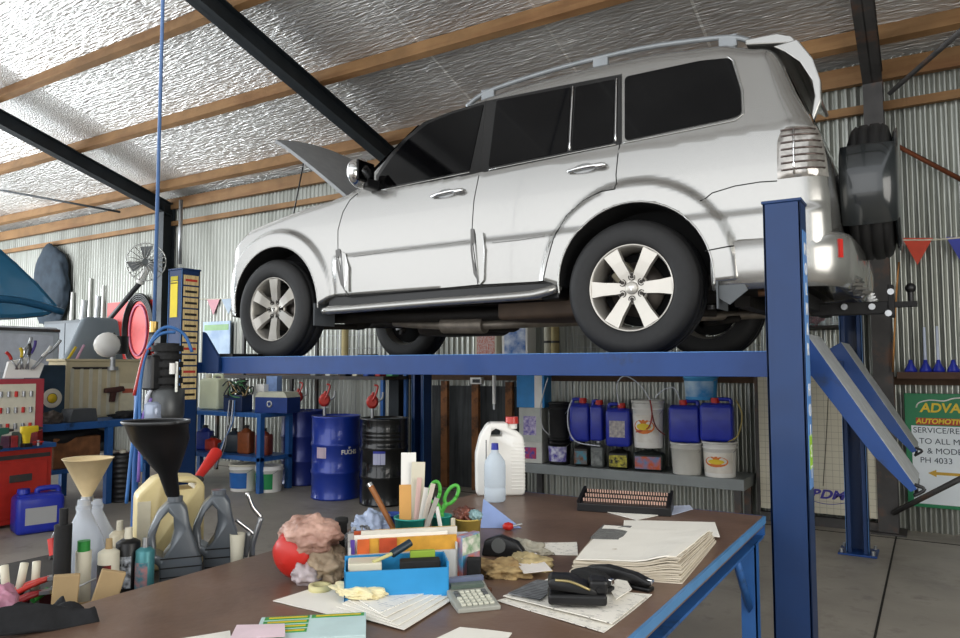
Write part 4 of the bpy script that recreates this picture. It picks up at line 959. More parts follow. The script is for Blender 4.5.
for k, (dx, hh) in enumerate(((.022, .25), (.034, .22), (.045, .235), (.05, .19))):
    stick('paper_strip', ('pale pink strip fanned out, highest of four', 'narrow white strip, second of the four fanned right', 'white strip, third of the four fanned right', 'short grey strip leaning furthest right')[k], 'paper', p1_+zc+Vector((.01+.005*k, 0, 0)), dx*2.0-.02, 0, hh, .016, .002, mat('strip%d' % k, ('#dcb8b0', '#e8e4dc', '#d2c6b8', '#b4b0a8')[k], .6), fz, None)
b = MB(); b.cyl((0, 0, 0), (-.115, -.03, .19), .009, .010); o = b; t = thing('paint_brush', 'brown wooden handle leaning out of the teal cup to the left', 'brush', p1_+Vector((-.035, 0, .03)))
o.build('handle', mat('varnished', '#9a6030', .35), t); b = MB(); b.cyl((-.115, -.03, .19), (-.122, -.032, .20), .0105); b.build('ferrule', chrome, t)
# scissors
t = thing('scissors', 'scissors with bright green handles standing in the small teal cup', 'scissors', p3_+Vector((0, 0, .012)), face(p3_))
def loop(cx_, cz_, rx, rz_, tilt): return [(cx_+rx*math.cos(a)*math.cos(tilt)-rz_*math.sin(a)*math.sin(tilt), 0, cz_+rx*math.cos(a)*math.sin(tilt)+rz_*math.sin(a)*math.cos(tilt)) for a in [2*PI*k/20 for k in range(21)]]
for sg, nm in ((-1, 0), (1, 1)):
    b = MB(); b.tube(loop(-.022 if sg < 0 else .036, .185 if sg < 0 else .175, .018, .036, -.15 if sg < 0 else -.55), .0065, 8)
    b.tube([(-.018 if sg < 0 else .02, .0, .15), (0, 0, .115), (.002, 0, .09)], .009, 8, sub=3); b.build('scissor_handle', lgreen, t)
    b = MB(); b.prism([(-.008, .09), (.008, .09), (.002*sg, .0)], -.001+.001*nm, .001*nm, 'y'); b.build('blade', steel, t)
stick('pen', 'white pen leaning between the teal and yellow cups', 'pen', tp_(446, 560)+zc, -.03, -.01, .16, .012, .008, white, 0)
stick('pen', 'short white marker just left of the yellow cup', 'pen', tp_(453, 560)+zc, .0, 0, .125, .012, .012, offw, 0)
p = p2_+Vector((-.015, 0, .115)); single(MB().blob((0, 0, 0), (.035, .03, .028), .5, 3, 4, 5, fine=.2), 'sweet_wrapper', mat('wrap_brown', '#8a5548', .3, .3, .5, 30), 'crumpled brown foil packet in the yellow cup', 'wrapper', p)
p = p2_+Vector((.028, 0, .12)); single(MB().blob((0, 0, 0), (.024, .02, .018), .4, 3, 4, 6), 'sweet_wrapper', mat('wrap_teal', '#8fb0b4', .25, 0, .3, 30), 'pale teal wrapper on the right of the yellow cup', 'wrapper', p)
# screw jar, black torch, plastic bag, mug, tape rolls
p = tp_(364, 570); t = thing('screw_jar', 'clear jar heaped with metal screws beside the file holder', 'jar', p)
b = MB(); b.lathe([(0, 0), (.05, 0), (.055, .006), (.062, .105), (.064, .108), (.06, .108), (.052, .01), (0, .01)], 28); b.build('jar_body', clear, t)
b = MB(); b.lathe([(0, .011), (.049, .012), (.055, .09), (.03, .11), (0, .115)], 24); b.build('screws_fill', mat('screws', '#6d6a62', .4, .7, .6, 90, bump=1, bscale=120), t)['kind'] = 'stuff'
for k in range(14):
    a = random.uniform(0, 6.28); r_ = random.uniform(0, .045); q = Vector((r_*math.cos(a), r_*math.sin(a), .11)); d = Vector((random.uniform(-1, 1), random.uniform(-1, 1), random.uniform(-.1, .8))).normalized()*.03
    b = MB(); b.cyl(q, q+d, .003, n=6); b.cyl(q+d, q+d*1.12, .007, .006, 8); b.build('screw', steel, t)
p = tp_(341, 566); t = thing('torch', 'black rubber torch standing left of the screw jar', 'torch', p)
b = MB(); b.lathe([(0, 0), (.03, 0), (.032, .05), (.02, .07), (.018, .13), (.022, .14), (.02, .15), (0, .15)], 20); b.build('torch_body', blkm, t); b = MB(); b.cyl((.0, 0, .02), (.06, -.02, .05), .016, .02); b.build('side_head', blk, t)
p = tp_(372, 548); single(MB().blob((0, 0, .055), (.075, .06, .065), .35, 2.5, 5, 9, flat=0, fine=.08), 'plastic_bag', mat('bag_blue', '#b9c8e4', .3, 0, .3, 14), 'bluish white plastic bag behind the screw jar', 'bag', p)
t, p = cup('dark blue mug between the plastic bag and the teal cup', 393, 543, .038, .10, mat('mug_blue', '#2c4a98', .3), 'mug')
b = MB(); b.tube([(-.036, 0, .08), (-.06, 0, .07), (-.06, 0, .04), (-.034, 0, .03)], .006, 8, sub=3); b.build('mug_handle', mat('mug_blue', '#2c4a98', .3), t)
for k, (c_, lb) in enumerate((('#3b3f44', 'black tape roll lying beside the mug, lowest'), ('#c9ccd2', 'white tape roll stacked on the black one'), ('#2b57a8', 'blue tape roll topmost of the small stack'))):
    p = tp_(388, 552); p.z = ZT+.026*k; single(MB().lathe([(.02, 0), (.042, 0), (.042, .024), (.02, .024), (.02, 0)], 24), 'tape_roll', mat('tape'+c_, c_, .4), lb, 'tape', p)
p = tp_(455, 548); single(MB().box(-.06, .06, -.04, .04, 0, .09, bev=.004), 'cardboard_carton', label_mat('carton_mix', '#b4aa9c', '#54483e', 16), 'small patterned carton behind the green scissors', 'box', p+Vector((-.05, .1, 0)), .4)
p = at(482, 545, Z=ZT); single(MB().box(-.02, .02, -.015, .015, 0, .075, bev=.003), 'ink_box', blkm, 'small black box at the foot of the catalogue', 'box', tp_(474, 584), .5)
# red dish and pink bag of rags
p = tp_(296, 579); t = thing('red_bowl', 'bright red bowl tipped on its side under a pink rag', 'bowl', p+Vector((0, 0, .002)), 0)
M = T((0, 0, .072)) @ RZ(face(p)+2.4) @ RX(1.3); b = MB(); b.lathe([(0, -.058), (.036, -.052), (.062, -.034), (.074, 0), (.071, .002), (.058, -.032), (.033, -.048), (0, -.052)], 32, M); b.build('bowl_shell', redp, t)
p = tp_(310, 578); single(MB().blob((-.0, 0, .128), (.092, .075, .055), .32, 1.9, 5, 11, fine=.07), 'rag_bundle', pink, 'pink and brown soiled rag bundle over the red bowl', 'rag', p)
p = tp_(322, 580); single(MB().blob((0, 0, .045), (.085, .06, .055), .35, 2.2, 5, 13, flat=0, fine=.09), 'paper_bag', mat('bag_tan', '#a8937a', .7, 0, .4, 16, bump=.5), 'crumpled tan paper bag between red bowl and blue box', 'bag', p)
p = tp_(306, 584); single(MB().blob((0, 0, .028), (.045, .035, .035), .35, 2.4, 4, 15, flat=0, fine=.08), 'plastic_wrap', mat('wrap_clear', '#c4b6b8', .3, 0, .4, 18), 'scrunched pale plastic wrap at the foot of the red bowl', 'plastic wrap', p)
single(MB().lathe([(.018, 0), (.032, 0), (.032, .018), (.018, .018), (.018, 0)], 24), 'tape_roll', mat('masking', '#d8cf9a', .5), 'cream masking tape roll lying flat left of the blue box', 'tape', tp_(320, 591))
# paper fans on the left
sheet_thing('large white sheet at the left of the paper fan', ((273, 602), (318, 588), (395, 598), (340, 618)), seed=20, wav=.004)
for k in range(5):
    sheet_thing(('lowest white sheet of the fan beside the calculator', 'second white sheet of the fan beside the calculator', 'third sheet of the fan, edge turned to the calculator', 'fourth sheet of the fan beside the calculator', 'topmost lined sheet of the fan beside the calculator')[k],
                ((330+6*k, 612-2*k), (372+3*k, 590), (458-5*k, 598-1*k), (404-6*k, 632-3*k)), paper if k < 4 else printed('lined', '#efece4', '#b0b4bc', 60, .55), z=.003+.003*k, seed=21+k, wav=.003)
p = tp_(357, 601); p.z += .02; single(MB().blob((0, 0, .006), (.075, .045, .02), .4, 2.0, 5, 17, flat=0, fine=.07), 'crumpled_note', mat('note_cream', '#ece0b4', .7), 'crumpled cream note on top of the paper fan', 'paper', p)
sheet_thing('small white slip at the bottom edge of the bench', ((435, 640), (460, 628), (512, 634), (500, 650)), seed=30)
sheet_thing('white scrap at the lower left, beside the green receipt book', ((180, 640), (230, 632), (232, 650), (200, 655)), seed=31)
P_ = [tp_(*q) for q in ((262, 640), (360, 636), (356, 613), (262, 623))]
pa, pb = tp_(258, 634), tp_(366, 628); rz = math.atan2(pb.y-pa.y, pb.x-pa.x); L_ = (pb-pa).length
t = thing('receipt_book', 'pale blue and green receipt book with yellow stripes at the bottom edge', 'book', pa, rz)
gm = mat('receipt_blue', '#c6dede', .6); b = MB(); b.box(0, L_, -.10, .055, .006, .020, bev=.001); b.build('book_body', gm, t)
b = MB(); b.box(L_*.48, L_*.98, .03, .050, .020, .0212); b.build('green_band', mat('band_green', '#3f9a50', .5), t)
b = MB(); b.box(L_*.52, L_*.95, .036, .044, .0212, .0218); b.build('yellow_stripe', yel, t)
for k in range(4):
    b = MB(); b.box(.01, L_*.46, .030-.03*k, .050-.03*k, .020, .0212); b.build('green_band', mat('band_green', '#3f9a50', .5), t)
    b = MB(); b.box(.02, L_*.44, .036-.03*k, .044-.03*k, .0212, .0218); b.build('yellow_stripe', yel, t)
single(MB().sheet([(-.05, -.06, 0), (.07, -.06, 0), (.06, .02, 0), (-.05, .03, 0)], .002, 6, .004, 3), 'pink_slip', mat('slip_pink', '#ecd4dc', .6), 'pale pink slip lying across the receipt book', 'paper', pa+Vector((.03, -.03, .024)), rz)
# dark jacket
p = tp_(20, 628); b = MB()
def jk(u, v): return .07*max(0, noise.noise(Vector((u*3, v*3, 2))))+.04*(1-u)*math.sin(PI*min(1, v*1.0))+.010*math.sin(v*26+u*5)
q = [tp_(-90, 660), tp_(108, 622), tp_(60, 606), tp_(-60, 606)]
b.sheet([(q[0].x, q[0].y-.0, ZT), (q[1].x-.02, q[1].y-.01, ZT), (q[2].x+.012, q[2].y-.02, ZT), (q[3].x+.35, q[3].y+.0, ZT)], .008, 26, .01, 5, lift=jk)
jm = mat('jacket', '#26272a', .9, 0, .3, 30, bump=.3)
o = b.build('jacket', jm); tag(o, 'dark work jacket thrown over the near left corner of the bench', 'jacket')
o.location = (0, 0, .001)
for f in o.data.polygons: f.use_smooth = True
# ============================================================ side trolley left of the bench
ZL = .68
sd_ = thing('side_trolley', 'dark steel trolley crowded with jugs and cans at the left of the bench', 'trolley', (-2.45, 1.5, 0))
b = MB(); b.box(-2.95, -1.975, .75, 1.93, ZL-.03, ZL, bev=.004); b.build('shelf', mat('trolley_dark', '#3a3532', .6, .3, .3), sd_, world=True)
b = MB(); b.box(-2.93, -2.0, .78, 1.9, .2, .22); b.build('shelf', mat('trolley_dark', '#3a3532', .6, .3), sd_, world=True)
for x_ in (-2.92, -2.0):
    for y_ in (.79, 1.89): b = MB(); b.box(x_-.015, x_+.015, y_-.015, y_+.015, .0, ZL-.03); b.build('leg', dsteel, sd_, world=True)
def LP(px_, X): return col(px_, X=X, z=ZL)
def hgt(px_, py, X, z0=ZL): return at(px_, py, X=X).z-z0
# silver oil jugs
ol = [(-.05, 0), (.078, 0), (.08, .085), (.06, .14), (.04, .2), (.03, .26), (.012, .285), (-.03, .285), (-.06, .255), (-.088, .19), (-.092, .14), (-.075, .10), (-.052, .085)]
hl = [(-.028, .257), (-.05, .232), (-.066, .18), (-.062, .125), (-.04, .112), (-.02, .14), (-.008, .19), (-.012, .24)]
p = LP(179, -2.15)
jug0 = t = thing('silver_oil_jug', 'silver grey oil jug holding the large black funnel', 'jug', p, face(p), 'silver oil jugs')
jb = MB().prism(ol, -.045, .045, 'y', bev=.008, smooth=True).build('body', greyp, t)
cu = MB().prism(hl, -.1, .1, 'y').build('cutter', greyp); cu.parent = t; bpy.context.view_layer.update(); boolean(jb, cu)
for z_ in (.045, .075, .105):
    b = MB(); b.box(-.048, .078, -.0462, -.044, z_, z_+.004); b.build('groove', blkm, t)
b = MB(); b.cyl((-.008, 0, .28), (-.008, 0, .30), .024); b.build('neck', greyp, t)
dup(jug0, LP(222, -2.13), 'silver grey oil jug with an open mouth, right of the funnel', face(LP(222, -2.13)))
# black funnel
p = jug0.location; t = thing('black_funnel', 'large black funnel leaning in the neck of the left silver jug', 'funnel', (0, 0, 0)); 
q = at(174, 500, X=-2.16); c_ = at(156, 425, X=-2.16); t.location = q
hh = c_.z-q.z+.012; off = (c_-q)
def fpt(r, z, n=32):
    f_ = z/hh; return [(off.x*f_+r*math.cos(2*PI*k/n), off.y*f_+r*math.sin(2*PI*k/n), z) for k in range(n)]
vs = []; pr = [(.012, -.01), (.022, .02), (.03, .09), (.045, .115), (.090, .205), (.096, hh-.012), (.103, hh-.008), (.103, hh), (.094, hh), (.086, .20), (.042, .118), (.02, .08), (.010, 0)]
for r_, z_ in pr: vs += fpt(r_, z_)
b = MB().add(vs, [(j*32+i, j*32+(i+1) % 32, (j+1)*32+(i+1) % 32, (j+1)*32+i) for j in range(len(pr)-1) for i in range(32)], 0, True); b.build('funnel_bowl', blk, t)
b = MB(); b.tube([(off.x+.102*math.cos(2*PI*k/32), off.y+.102*math.sin(2*PI*k/32), hh) for k in range(33)], .004, 6); b.build('rolled_rim', mat('rim_grey', '#4a4c4e', .35), t)
# cream jerrycan, red nozzle
X_ = -2.42; p = LP(166, X_); h_ = hgt(166, 474, X_)
t = thing('cream_container', 'tall cream oil container behind the silver jugs', 'container', p, face(p)+.15)
ol = [(-.10, 0), (.13, 0), (.13, h_*.88), (.10, h_*.97), (.0, h_), (-.04, h_*.98), (-.10, h_*.80)]
hl = [(-.01, h_*.84), (.09, h_*.84), (.10, h_*.90), (.04, h_*.925), (.0, h_*.92)]
jb = MB().prism(ol, -.06, .06, 'y', bev=.012, smooth=True).build('body', cream, t)
cu = MB().prism(hl, -.1, .1, 'y').build('cutter', cream); cu.parent = t; bpy.context.view_layer.update(); boolean(jb, cu)
b = MB(); b.box(-.098, -.055, -.0615, -.058, .02, h_*.75); b.build('pale_strip', mat('pale_strip', '#efe6cc', .5), t)
a_, c_ = at(196, 480, X=-2.45), at(216, 453, X=-2.55)
t = thing('red_nozzle', 'red plastic spout leaning behind the right silver jug', 'spout', a_); b = MB(); b.cyl((0, 0, 0), c_-a_, .014, .026); b.build('spout_cone', redp, t)
b = MB(); b.ell((0, 0, 0), (.03, .03, .018)); b.cyl((0, 0, -.25), (0, 0, 0), .014); b.build('spout_base', dsteel, t)
# clear bottles and cream funnel
for lb, px_, X_, s_ in (('clear plastic bottle with the cream funnel in its neck', 86, -2.3, 1), ('clear plastic bottle just right of the funnel bottle', 98, -2.42, .96)):
    p = LP(px_, X_); h_ = hgt(px_, 499, X_); w_ = .062*s_
    t = thing('clear_bottle', lb, 'bottle', p, 0); b = MB(); b.lathe([(0, 0), (w_, 0), (w_*1.03, .01), (w_*1.03, h_*.45), (w_*.9, h_*.62), (w_*.35, h_*.86), (w_*.3, h_), (0, h_)], 28); b.build('body', mat('bottle_clear', (.76, .80, .86), .18, 0, .05, trans=.6, ior=1.12), t)
    b = MB(); b.cyl((0, 0, h_*.9), (0, 0, h_*.94), w_*.38); b.build('neck_ring', mat('bottle_clear', (.7, .75, .8)), t)
p = at(87, 500, X=-2.3); hh = at(87, 459, X=-2.3).z-p.z; rr = 23*mpp(p)
t = thing('cream_funnel', 'cream plastic funnel standing in a clear bottle', 'funnel', p, 0)
b = MB(); b.lathe([(.008, -.03), (.012, .0), (.014, .012), (rr*.98, hh), (rr, hh), (rr*1.03, hh+.003), (rr*.95, hh), (.01, .015), (.006, -.03)], 32); b.build('funnel_cone', mat('cream_soft', '#e0c99c', .5, 0, .12, 20), t)
b = MB(); b.cyl((0, 0, -.004), (0, 0, .012), .018); b.build('collar', steel, t)
# spray cans
for lb, px_, top, X_, r_, m_, cm_, lab in (('cream spray can with a cream cap behind the black can', 122, 520, -2.36, .033, mat('can_cream', '#d8ccb0', .35, .2), offw, None),
        ('black spray can with a cream cap', 131, 527, -2.2, .036, blk, offw, label_mat('can_lbl', '#1c1c20', '#aeb4bc', 60)), ('teal spray can with no cap left of the silver jug', 148, 537, -2.14, .028, mat('can_teal', '#4d8c92', .4, .3), steel, label_mat('can_lbl2', '#3c7a88', '#b07a7a', 50))):
    p = LP(px_, X_); can(lb, p, r_, hgt(px_, top, X_), m_, cm_, lab=lab)
# wooden blocks in a tray
wood = mat('pale_wood', '#b79c72', .75, 0, .2, 9)
p = LP(90, -2.08); t = thing('wooden_tray', 'small pale wooden tray at the left edge of the bench', 'tray', p, face(p)); b = MB()
for bb in ((-.09, .09, -.03, -.022, 0, .05), (-.09, .09, .03, .038, 0, .05), (-.09, -.082, -.03, .038, 0, .05), (.082, .09, -.03, .038, 0, .05), (-.09, .09, -.03, .038, 0, .006)): b.box(*bb)
b.build('tray_walls', wood, t)
for lb, dx, tilt in (('pale wooden block standing in the tray, left one', -.045, .06), ('pale wooden block standing in the tray, right one, leaning', .045, .28)):
    single(MB().box(-.033, .033, -.012, .012, .0, .135, bev=.003, M=RY(tilt)), 'wooden_block', wood, lb, 'block', p+RZ(face(p)) @ Vector((dx-.01, 0, .008)), face(p))
p = LP(87, -2.2); t = thing('glue_bottle', 'narrow bottle with a green cap behind the left wooden block', 'bottle', p, 0); h_ = hgt(87, 540, -2.2)
b = MB(); b.cyl((0, 0, 0), (0, 0, h_-.03), .022); b.build('body', offw, t); b = MB(); b.cyl((0, 0, h_-.03), (0, 0, h_), .018); b.build('cap', green, t)
p = LP(112, -2.2); can('white spray can with a red and black band beside the wooden blocks', p, .031, hgt(112, 538, -2.2), offw, wood, lab=label_mat('can_lbl3', '#b02a22', '#1c1c1c', 12))
# black grease gun upright
p = LP(66, -2.2); h_ = hgt(66, 508, -2.2); t = thing('grease_gun', 'black upright grease gun at the left of the clear bottles', 'grease gun', p, 0)
b = MB(); b.cyl((0, 0, 0), (0, 0, h_*.85), .024); b.cyl((0, 0, h_*.85), (0, 0, h_), .012); b.build('barrel', blkm, t); b = MB(); b.tube([(-.01, 0, h_*.8), (-.05, 0, h_*.72), (-.06, 0, h_*.5)], .007, 6, sub=3); b.build('lever', steel, t)
b = MB(); b.cyl((-.04, 0, h_*.55), (-.055, .0, h_*.7), .015); b.build('red_grip', redp, t)
# clamp and paper cup
p = LP(250, -2.09); t = thing('locking_pliers', 'shiny locking pliers standing jaws up beside the right silver jug', 'pliers', p, face(p)); k_ = mpp(p)
def L2(px_, py_): return Vector(((px_-250)*k_, 0, at(250, py_, X=-2.09).z-ZL))
for pts, r_, nm, m_ in (([L2(248, 492), L2(253, 506), L2(258, 513), L2(262, 518)], .008, 'upper_jaw', chrome), ([L2(262, 518), L2(258, 530), L2(254, 545), L2(254, 556)], .011, 'handle', steel), ([L2(238, 519), L2(245, 525), L2(251, 530), L2(256, 536)], .007, 'lower_jaw', chrome), ([L2(250, 532), L2(249, 545), L2(247, 556)], .010, 'handle', steel)):
    b = MB(); b.tube(pts, r_, 6, sub=3); b.build(nm, m_, t)
p = LP(239, -2.06); t = thing('paper_cup', 'small cream paper cup at the foot of the locking pliers', 'cup', p, 0); h_ = hgt(239, 533, -2.06); b = MB(); b.lathe([(0, 0), (.018, 0), (.025, h_), (.023, h_), (.016, .005), (0, .005)], 20); b.build('cup_body', offw, t)
# red tool tray and its tools
p = LP(38, -2.22); t = thing('tool_tray', 'shallow dark tray heaped with red handled tools at the far left', 'tray', p, face(p)); b = MB()
for bb in ((-.17, .10, -.08, -.072, 0, .06), (-.17, .10, .072, .08, 0, .06), (-.17, -.162, -.08, .08, 0, .06), (.092, .10, -.08, .08, 0, .06), (-.17, .10, -.08, .08, 0, .006)): b.box(*bb)
b.build('tray_walls', mat('tray_maroon', '#4a1c20', .5), t); tf = face(p); tb_ = p.copy()
def inT(x, y, z): return tb_+RZ(tf) @ Vector((x, y, z))
for lb, x_, y_, z_, a_, m_ in (('red handled pliers across the tool tray, upper pair', .02, .02, .10, .25, red), ('red handled pliers across the tool tray, lower pair', .0, -.03, .075, .45, mat('grip_maroon', '#8a1c20', .4))):
    t = thing('pliers', lb, 'pliers', inT(x_, y_, z_), tf)
    for s_ in (-1, 1):
        b = MB(); b.tube([(-.09, s_*.02, -.03*a_/.3), (-.03, s_*.016, .0), (.02, 0, .012)], .008, 6, sub=3); b.build('grip', m_, t)
    b = MB(); b.prism([(.015, -.012), (.04, -.014), (.07, -.004), (.07, .004), (.04, .014), (.015, .012)], .008, .018, 'z'); b.build('jaws', steel, t)
for k in range(3):
    t = thing('putty_knife', ('cream handled scraper standing in the tool tray, left', 'cream handled scraper standing in the tool tray, middle', 'white plastic spoon handle at the far left of the tool tray')[k], 'scraper', inT(-.035+.04*k-.11*(k == 2), .04, .01), tf)
    b = MB(); b.tube([(0, 0, .07), (.012-.01*k, 0, .15)], .011, 8); b.build('handle', offw, t); b = MB(); b.box(-.012, .012, -.001, .001, 0, .08); b.build('blade', steel, t)
for k in range(4):
    t = thing('screwdriver', ('yellow handled screwdriver in the tool tray', 'green handled screwdriver in the tool tray', 'black handled screwdriver in the tool tray', 'dark red handled screwdriver in the tool tray')[k], 'screwdriver', inT(.05-.05*k, -.05+.02*k, .07), tf+.4*k)
    b = MB(); b.cyl((0, 0, 0), (.045, .01, .015), .011, .009, 10); b.build('handle', (yel, green, blk, mat('dkred', '#701a1a', .4))[k], t); b = MB(); b.cyl((.045, .01, .015), (.11, .024, .035), .003); b.build('shaft', steel, t)
p = LP(5, -2.15); single(MB().blob((0, 0, .06), (.05, .05, .075), .3, 2.4, 4, 21, flat=0, fine=.08), 'pink_bag', mat('pinky', '#dc9cb4', .35, 0, .4, 16), 'pink plastic bag at the far left edge', 'bag', p)
p = LP(22, -2.06); single(MB().box(-.12, .06, -.03, .03, 0, .07, bev=.006), 'maroon_case', mat('case_maroon', '#4c2a34', .45), 'dark maroon plastic case in front of the tool tray', 'case', p, face(p))
# ============================================================ pump unit on its blue pole
X_ = -3.1; p = col(146, X=X_, z=0); t = thing('pump_unit', 'black pump head and silver canister on a blue stand in front of the lift post', 'pump', p, 0); k_ = mpp(Vector((p.x, p.y, 1.3))); fz = face(p); RR = RZ(fz)
def U(px_, py_, d=0): q = at(146, py_, X=X_); return (RR @ Vector(((px_-146)*k_, d, 0))) + Vector((0, 0, q.z))
b = MB(); q = U(137, 500); b.cyl((q.x, q.y, 0), U(137, 395), .014, n=12); q2 = U(131, 500); b.build('pole', benchblue, t)
b = MB(); b.cyl((0, 0, 0), (0, 0, .02), .2); b.build('foot', benchblue, t)
b = MB(); b.lathe([(0, 0), (.045, 0), (.078, .02), (.082, .04), (.082, .15), (.06, .165), (0, .165)], 28, T(U(163, 423))); b.build('canister', mat('can_alu', '#57595a', .4, .6, .3), t)
b = MB(); b.lathe([(0, 0), (.03, 0), (.042, .012), (.042, .085), (.028, .10), (0, .10)], 20, T(U(152, 423, -.05))); b.build('filter_bowl', mat('bowl_blue_grey', '#9aa4b8', .2, .2), t)
z1, z0_ = U(163, 343).z, U(163, 400).z; q = U(163, 400)
b = MB()
for k in range(7): zz = z0_+(z1-z0_)*k/7; b.cyl((q.x, q.y, zz), (q.x, q.y, zz+(z1-z0_)/10), .072-.006*(k % 2), n=24)
b.cyl((q.x, q.y, z0_), (q.x, q.y, z1), .055, n=20); b.build('motor', blkm, t)
b = MB(); q = U(150, 390, -.03); b.box(q.x-.04, q.x+.04, q.y-.03, q.y+.03, q.z, q.z+.16, bev=.01); b.build('valve_block', blk, t)
b = MB(); q = U(168, 374, -.075); b.cyl(q, q+Vector((0, 0, .05)), .014, n=12); b.build('white_tag', white, t)
b = MB(); q = U(172, 392, -.07); b.cyl(q, q+Vector((0, 0, .14)), .008, n=10); b.build('sight_tube', mat('tube_silver', '#c8c8c0', .2, .6), t)
hb = mat('hose_blue', '#3b6fae', .4); hw = mat('hose_white', '#d0d4dc', .4)
for pts, m_ in (([(130, 500), (134, 440), (140, 370), (150, 338), (162, 327), (178, 334), (186, 352)], hb), ([(143, 470), (139, 400), (143, 355), (155, 335), (170, 332)], hb), ([(148, 430), (145, 400), (152, 385), (150, 378)], hw), ([(140, 480), (142, 420), (150, 398)], mat('hose_purple', '#7c5fae', .4)), ([(134, 395), (142, 355), (148, 348)], mat('hose_red', '#a8302c', .4))):
    b = MB(); b.tube([U(*q, -.05) for q in pts], .0075, 8, sub=5); b.build('hose', m_, t)
a_, c_ = at(158, 0, X=-2.9), at(157, 200, X=-2.9); 
top = at(154, 328, X=X_); rf = Vector((top.x, top.y, zroof(top.y)-.01))
t = thing('air_hose', 'thin blue air hose hanging straight down from the roof', 'hose', top); b = MB(); b.tube([(0, 0, 0), (0, 0, rf.z-top.z)], .0085, 8); b.build('hose_line', mat('hose_steel_blue', '#5d7fb4', .4), t)
b = MB(); b.cyl((0, 0, -.02), (0, 0, .03), .018); b.build('coupler', mat('brass', '#b89a5a', .3, .9), t)
# ============================================================ left side of the workshop
WX0, WX1, WY0, WY1, WZ = -8.15, -7.25, 3.60, 5.45, .85
t = thing('blue_workbench', 'blue steel workbench along the left side with lower shelves', 'work bench', ((WX0+WX1)/2, (WY0+WY1)/2, 0))
b = MB(); b.box(WX0, WX1, WY0, WY1, WZ-.07, WZ, bev=.006); b.build('bench_top', benchblue, t, world=True)
b = MB(); b.box(WX0+.03, WX1-.02, WY0+.03, WY1-.03, .36, .40); b.build('shelf', benchblue, t, world=True)
for x_ in (WX0+.03, WX1-.03):
    for y_ in (WY0+.03, (WY0+WY1)/2-.1, WY1-.03): b = MB(); b.box(x_-.03, x_+.03, y_-.03, y_+.03, 0, WZ-.07); b.build('leg', benchblue, t, world=True)
XB = -7.6
def onb(px_, top, X=XB, z=WZ): p = col(px_, X=X, z=z); return p, at(px_, top, X=X).z-z
# cream folding crate
p = col(103, X=-7.75, z=WZ); a_, c_ = at(66, 364, X=-7.75), at(140, 364, X=-7.75)
t = thing('cream_cabinet', 'large cream plastic cabinet on the blue workbench', 'cabinet', (-7.75, (a_.y+c_.y)/2, WZ), PI/2); w_ = c_.y-a_.y; h_ = a_.z-WZ+.03
b = MB(); b.box(-w_/2, w_/2, 0, .35, 0, h_, bev=.01); b.build('cabinet_body', mat('cab_cream', '#d9cba6', .5, 0, .15, 5), t)
for k in range(6):
    x_ = -w_*.42+w_*.12*k; b = MB(); b.box(x_-.02, x_+.02, -.006, .002, .03, h_*.88, bev=.003); b.build('rib', offw, t)
b = MB(); b.box(w_*.22, w_*.42, -.008, .0, h_*.1, h_*.6); b.build('pale_panel', mat('cab_pale', '#e6dcbc', .5), t)
b = MB(); b.box(-w_*.42, w_*.1, -.006, .0, h_*.86, h_*.9); b.build('slot', dsteel, t); b = MB(); b.box(w_*.25, w_*.42, -.010, -.007, h_*.42, h_*.5); b.build('red_mark', mat('faded_red', '#c8674c', .5), t)
b = MB(); b.box(-w_*.52, w_*.52, -.01, .36, h_, h_+.025, bev=.004); b.build('lid', mat('cab_cream', '#d9cba6', .5), t)
# boxed yellow reel
a_, c_ = at(40, 365, X=-7.5), at(66, 365, X=-7.5)
t = thing('reel_box', 'dark blue box showing a round yellow and white reel', 'box', (-7.5, (a_.y+c_.y)/2, WZ), PI/2); w_ = c_.y-a_.y; h_ = a_.z-WZ
b = MB(); b.box(-w_/2, w_/2, 0, .3, 0, h_, bev=.004); b.build('box_body', mat('box_navy', '#2c4254', .5, 0, .3, 8), t)
M = T((0, -.003, h_*.42)) @ RX(PI/2); b = MB(); b.lathe([(0, .004), (w_*.18, .004), (w_*.18, 0), (0, 0)], 24, M); b.build('reel_hub', yel, t)
b = MB(); b.lathe([(w_*.2, .003), (w_*.36, .003), (w_*.38, 0)], 32, M); b.build('reel_ring', mat('reel_white', '#d8d4c4', .5), t)
# red case with tool inlay, papers and hand tools
RCX = -6.9
a_, c_ = at(-30, 378, X=RCX), at(38, 378, X=RCX); zb = at(10, 446, X=RCX).z
t = thing('red_tool_cabinet', 'red metal tool cabinet with a blue top at the far left', 'tool cabinet', (RCX, (a_.y+c_.y)/2-.1, 0), PI/2); w_ = 1.05; h_ = zb
b = MB(); b.box(-w_/2, w_/2, .0, .5, .03, h_-.04, bev=.006); b.build('cabinet_body', red, t)
b = MB(); b.box(-w_/2-.02, w_/2+.02, -.03, .53, h_-.04, h_, bev=.004); b.build('cabinet_top', benchblue, t)
b = MB(); b.box(-w_*.46, w_*.46, -.012, .0, .08, h_*.8, bev=.004); d0 = b.build('drawer', red, t)
b = MB(); b.box(w_*.15, w_*.33, -.022, -.012, h_*.55, h_*.64, bev=.004); b.build('drawer_handle', dsteel, d0)
b = MB(); b.box(-w_*.48, w_*.48, -.008, 0, h_*.83, h_*.88); b.build('dark_strip', dsteel, t)
ry = t.location.y; H0 = h_
def oncab(px_, top, dx=-.05): p = col(px_, X=RCX+dx, z=H0); return p, at(px_, top, X=RCX+dx).z-H0
p, h_ = oncab(15, 379, -.25); t = thing('socket_set', 'open red case holding rows of chrome sockets', 'tool case', p, PI/2-.2)
b = MB(); b.box(-.30, .22, 0, .06, 0, h_, bev=.006); b.build('case', mat('case_red', '#a83440', .45), t); w2 = .17
b = MB(); b.box(-.27, .15, -.004, .0, h_*.12, h_*.92); b.build('inlay', offw, t)
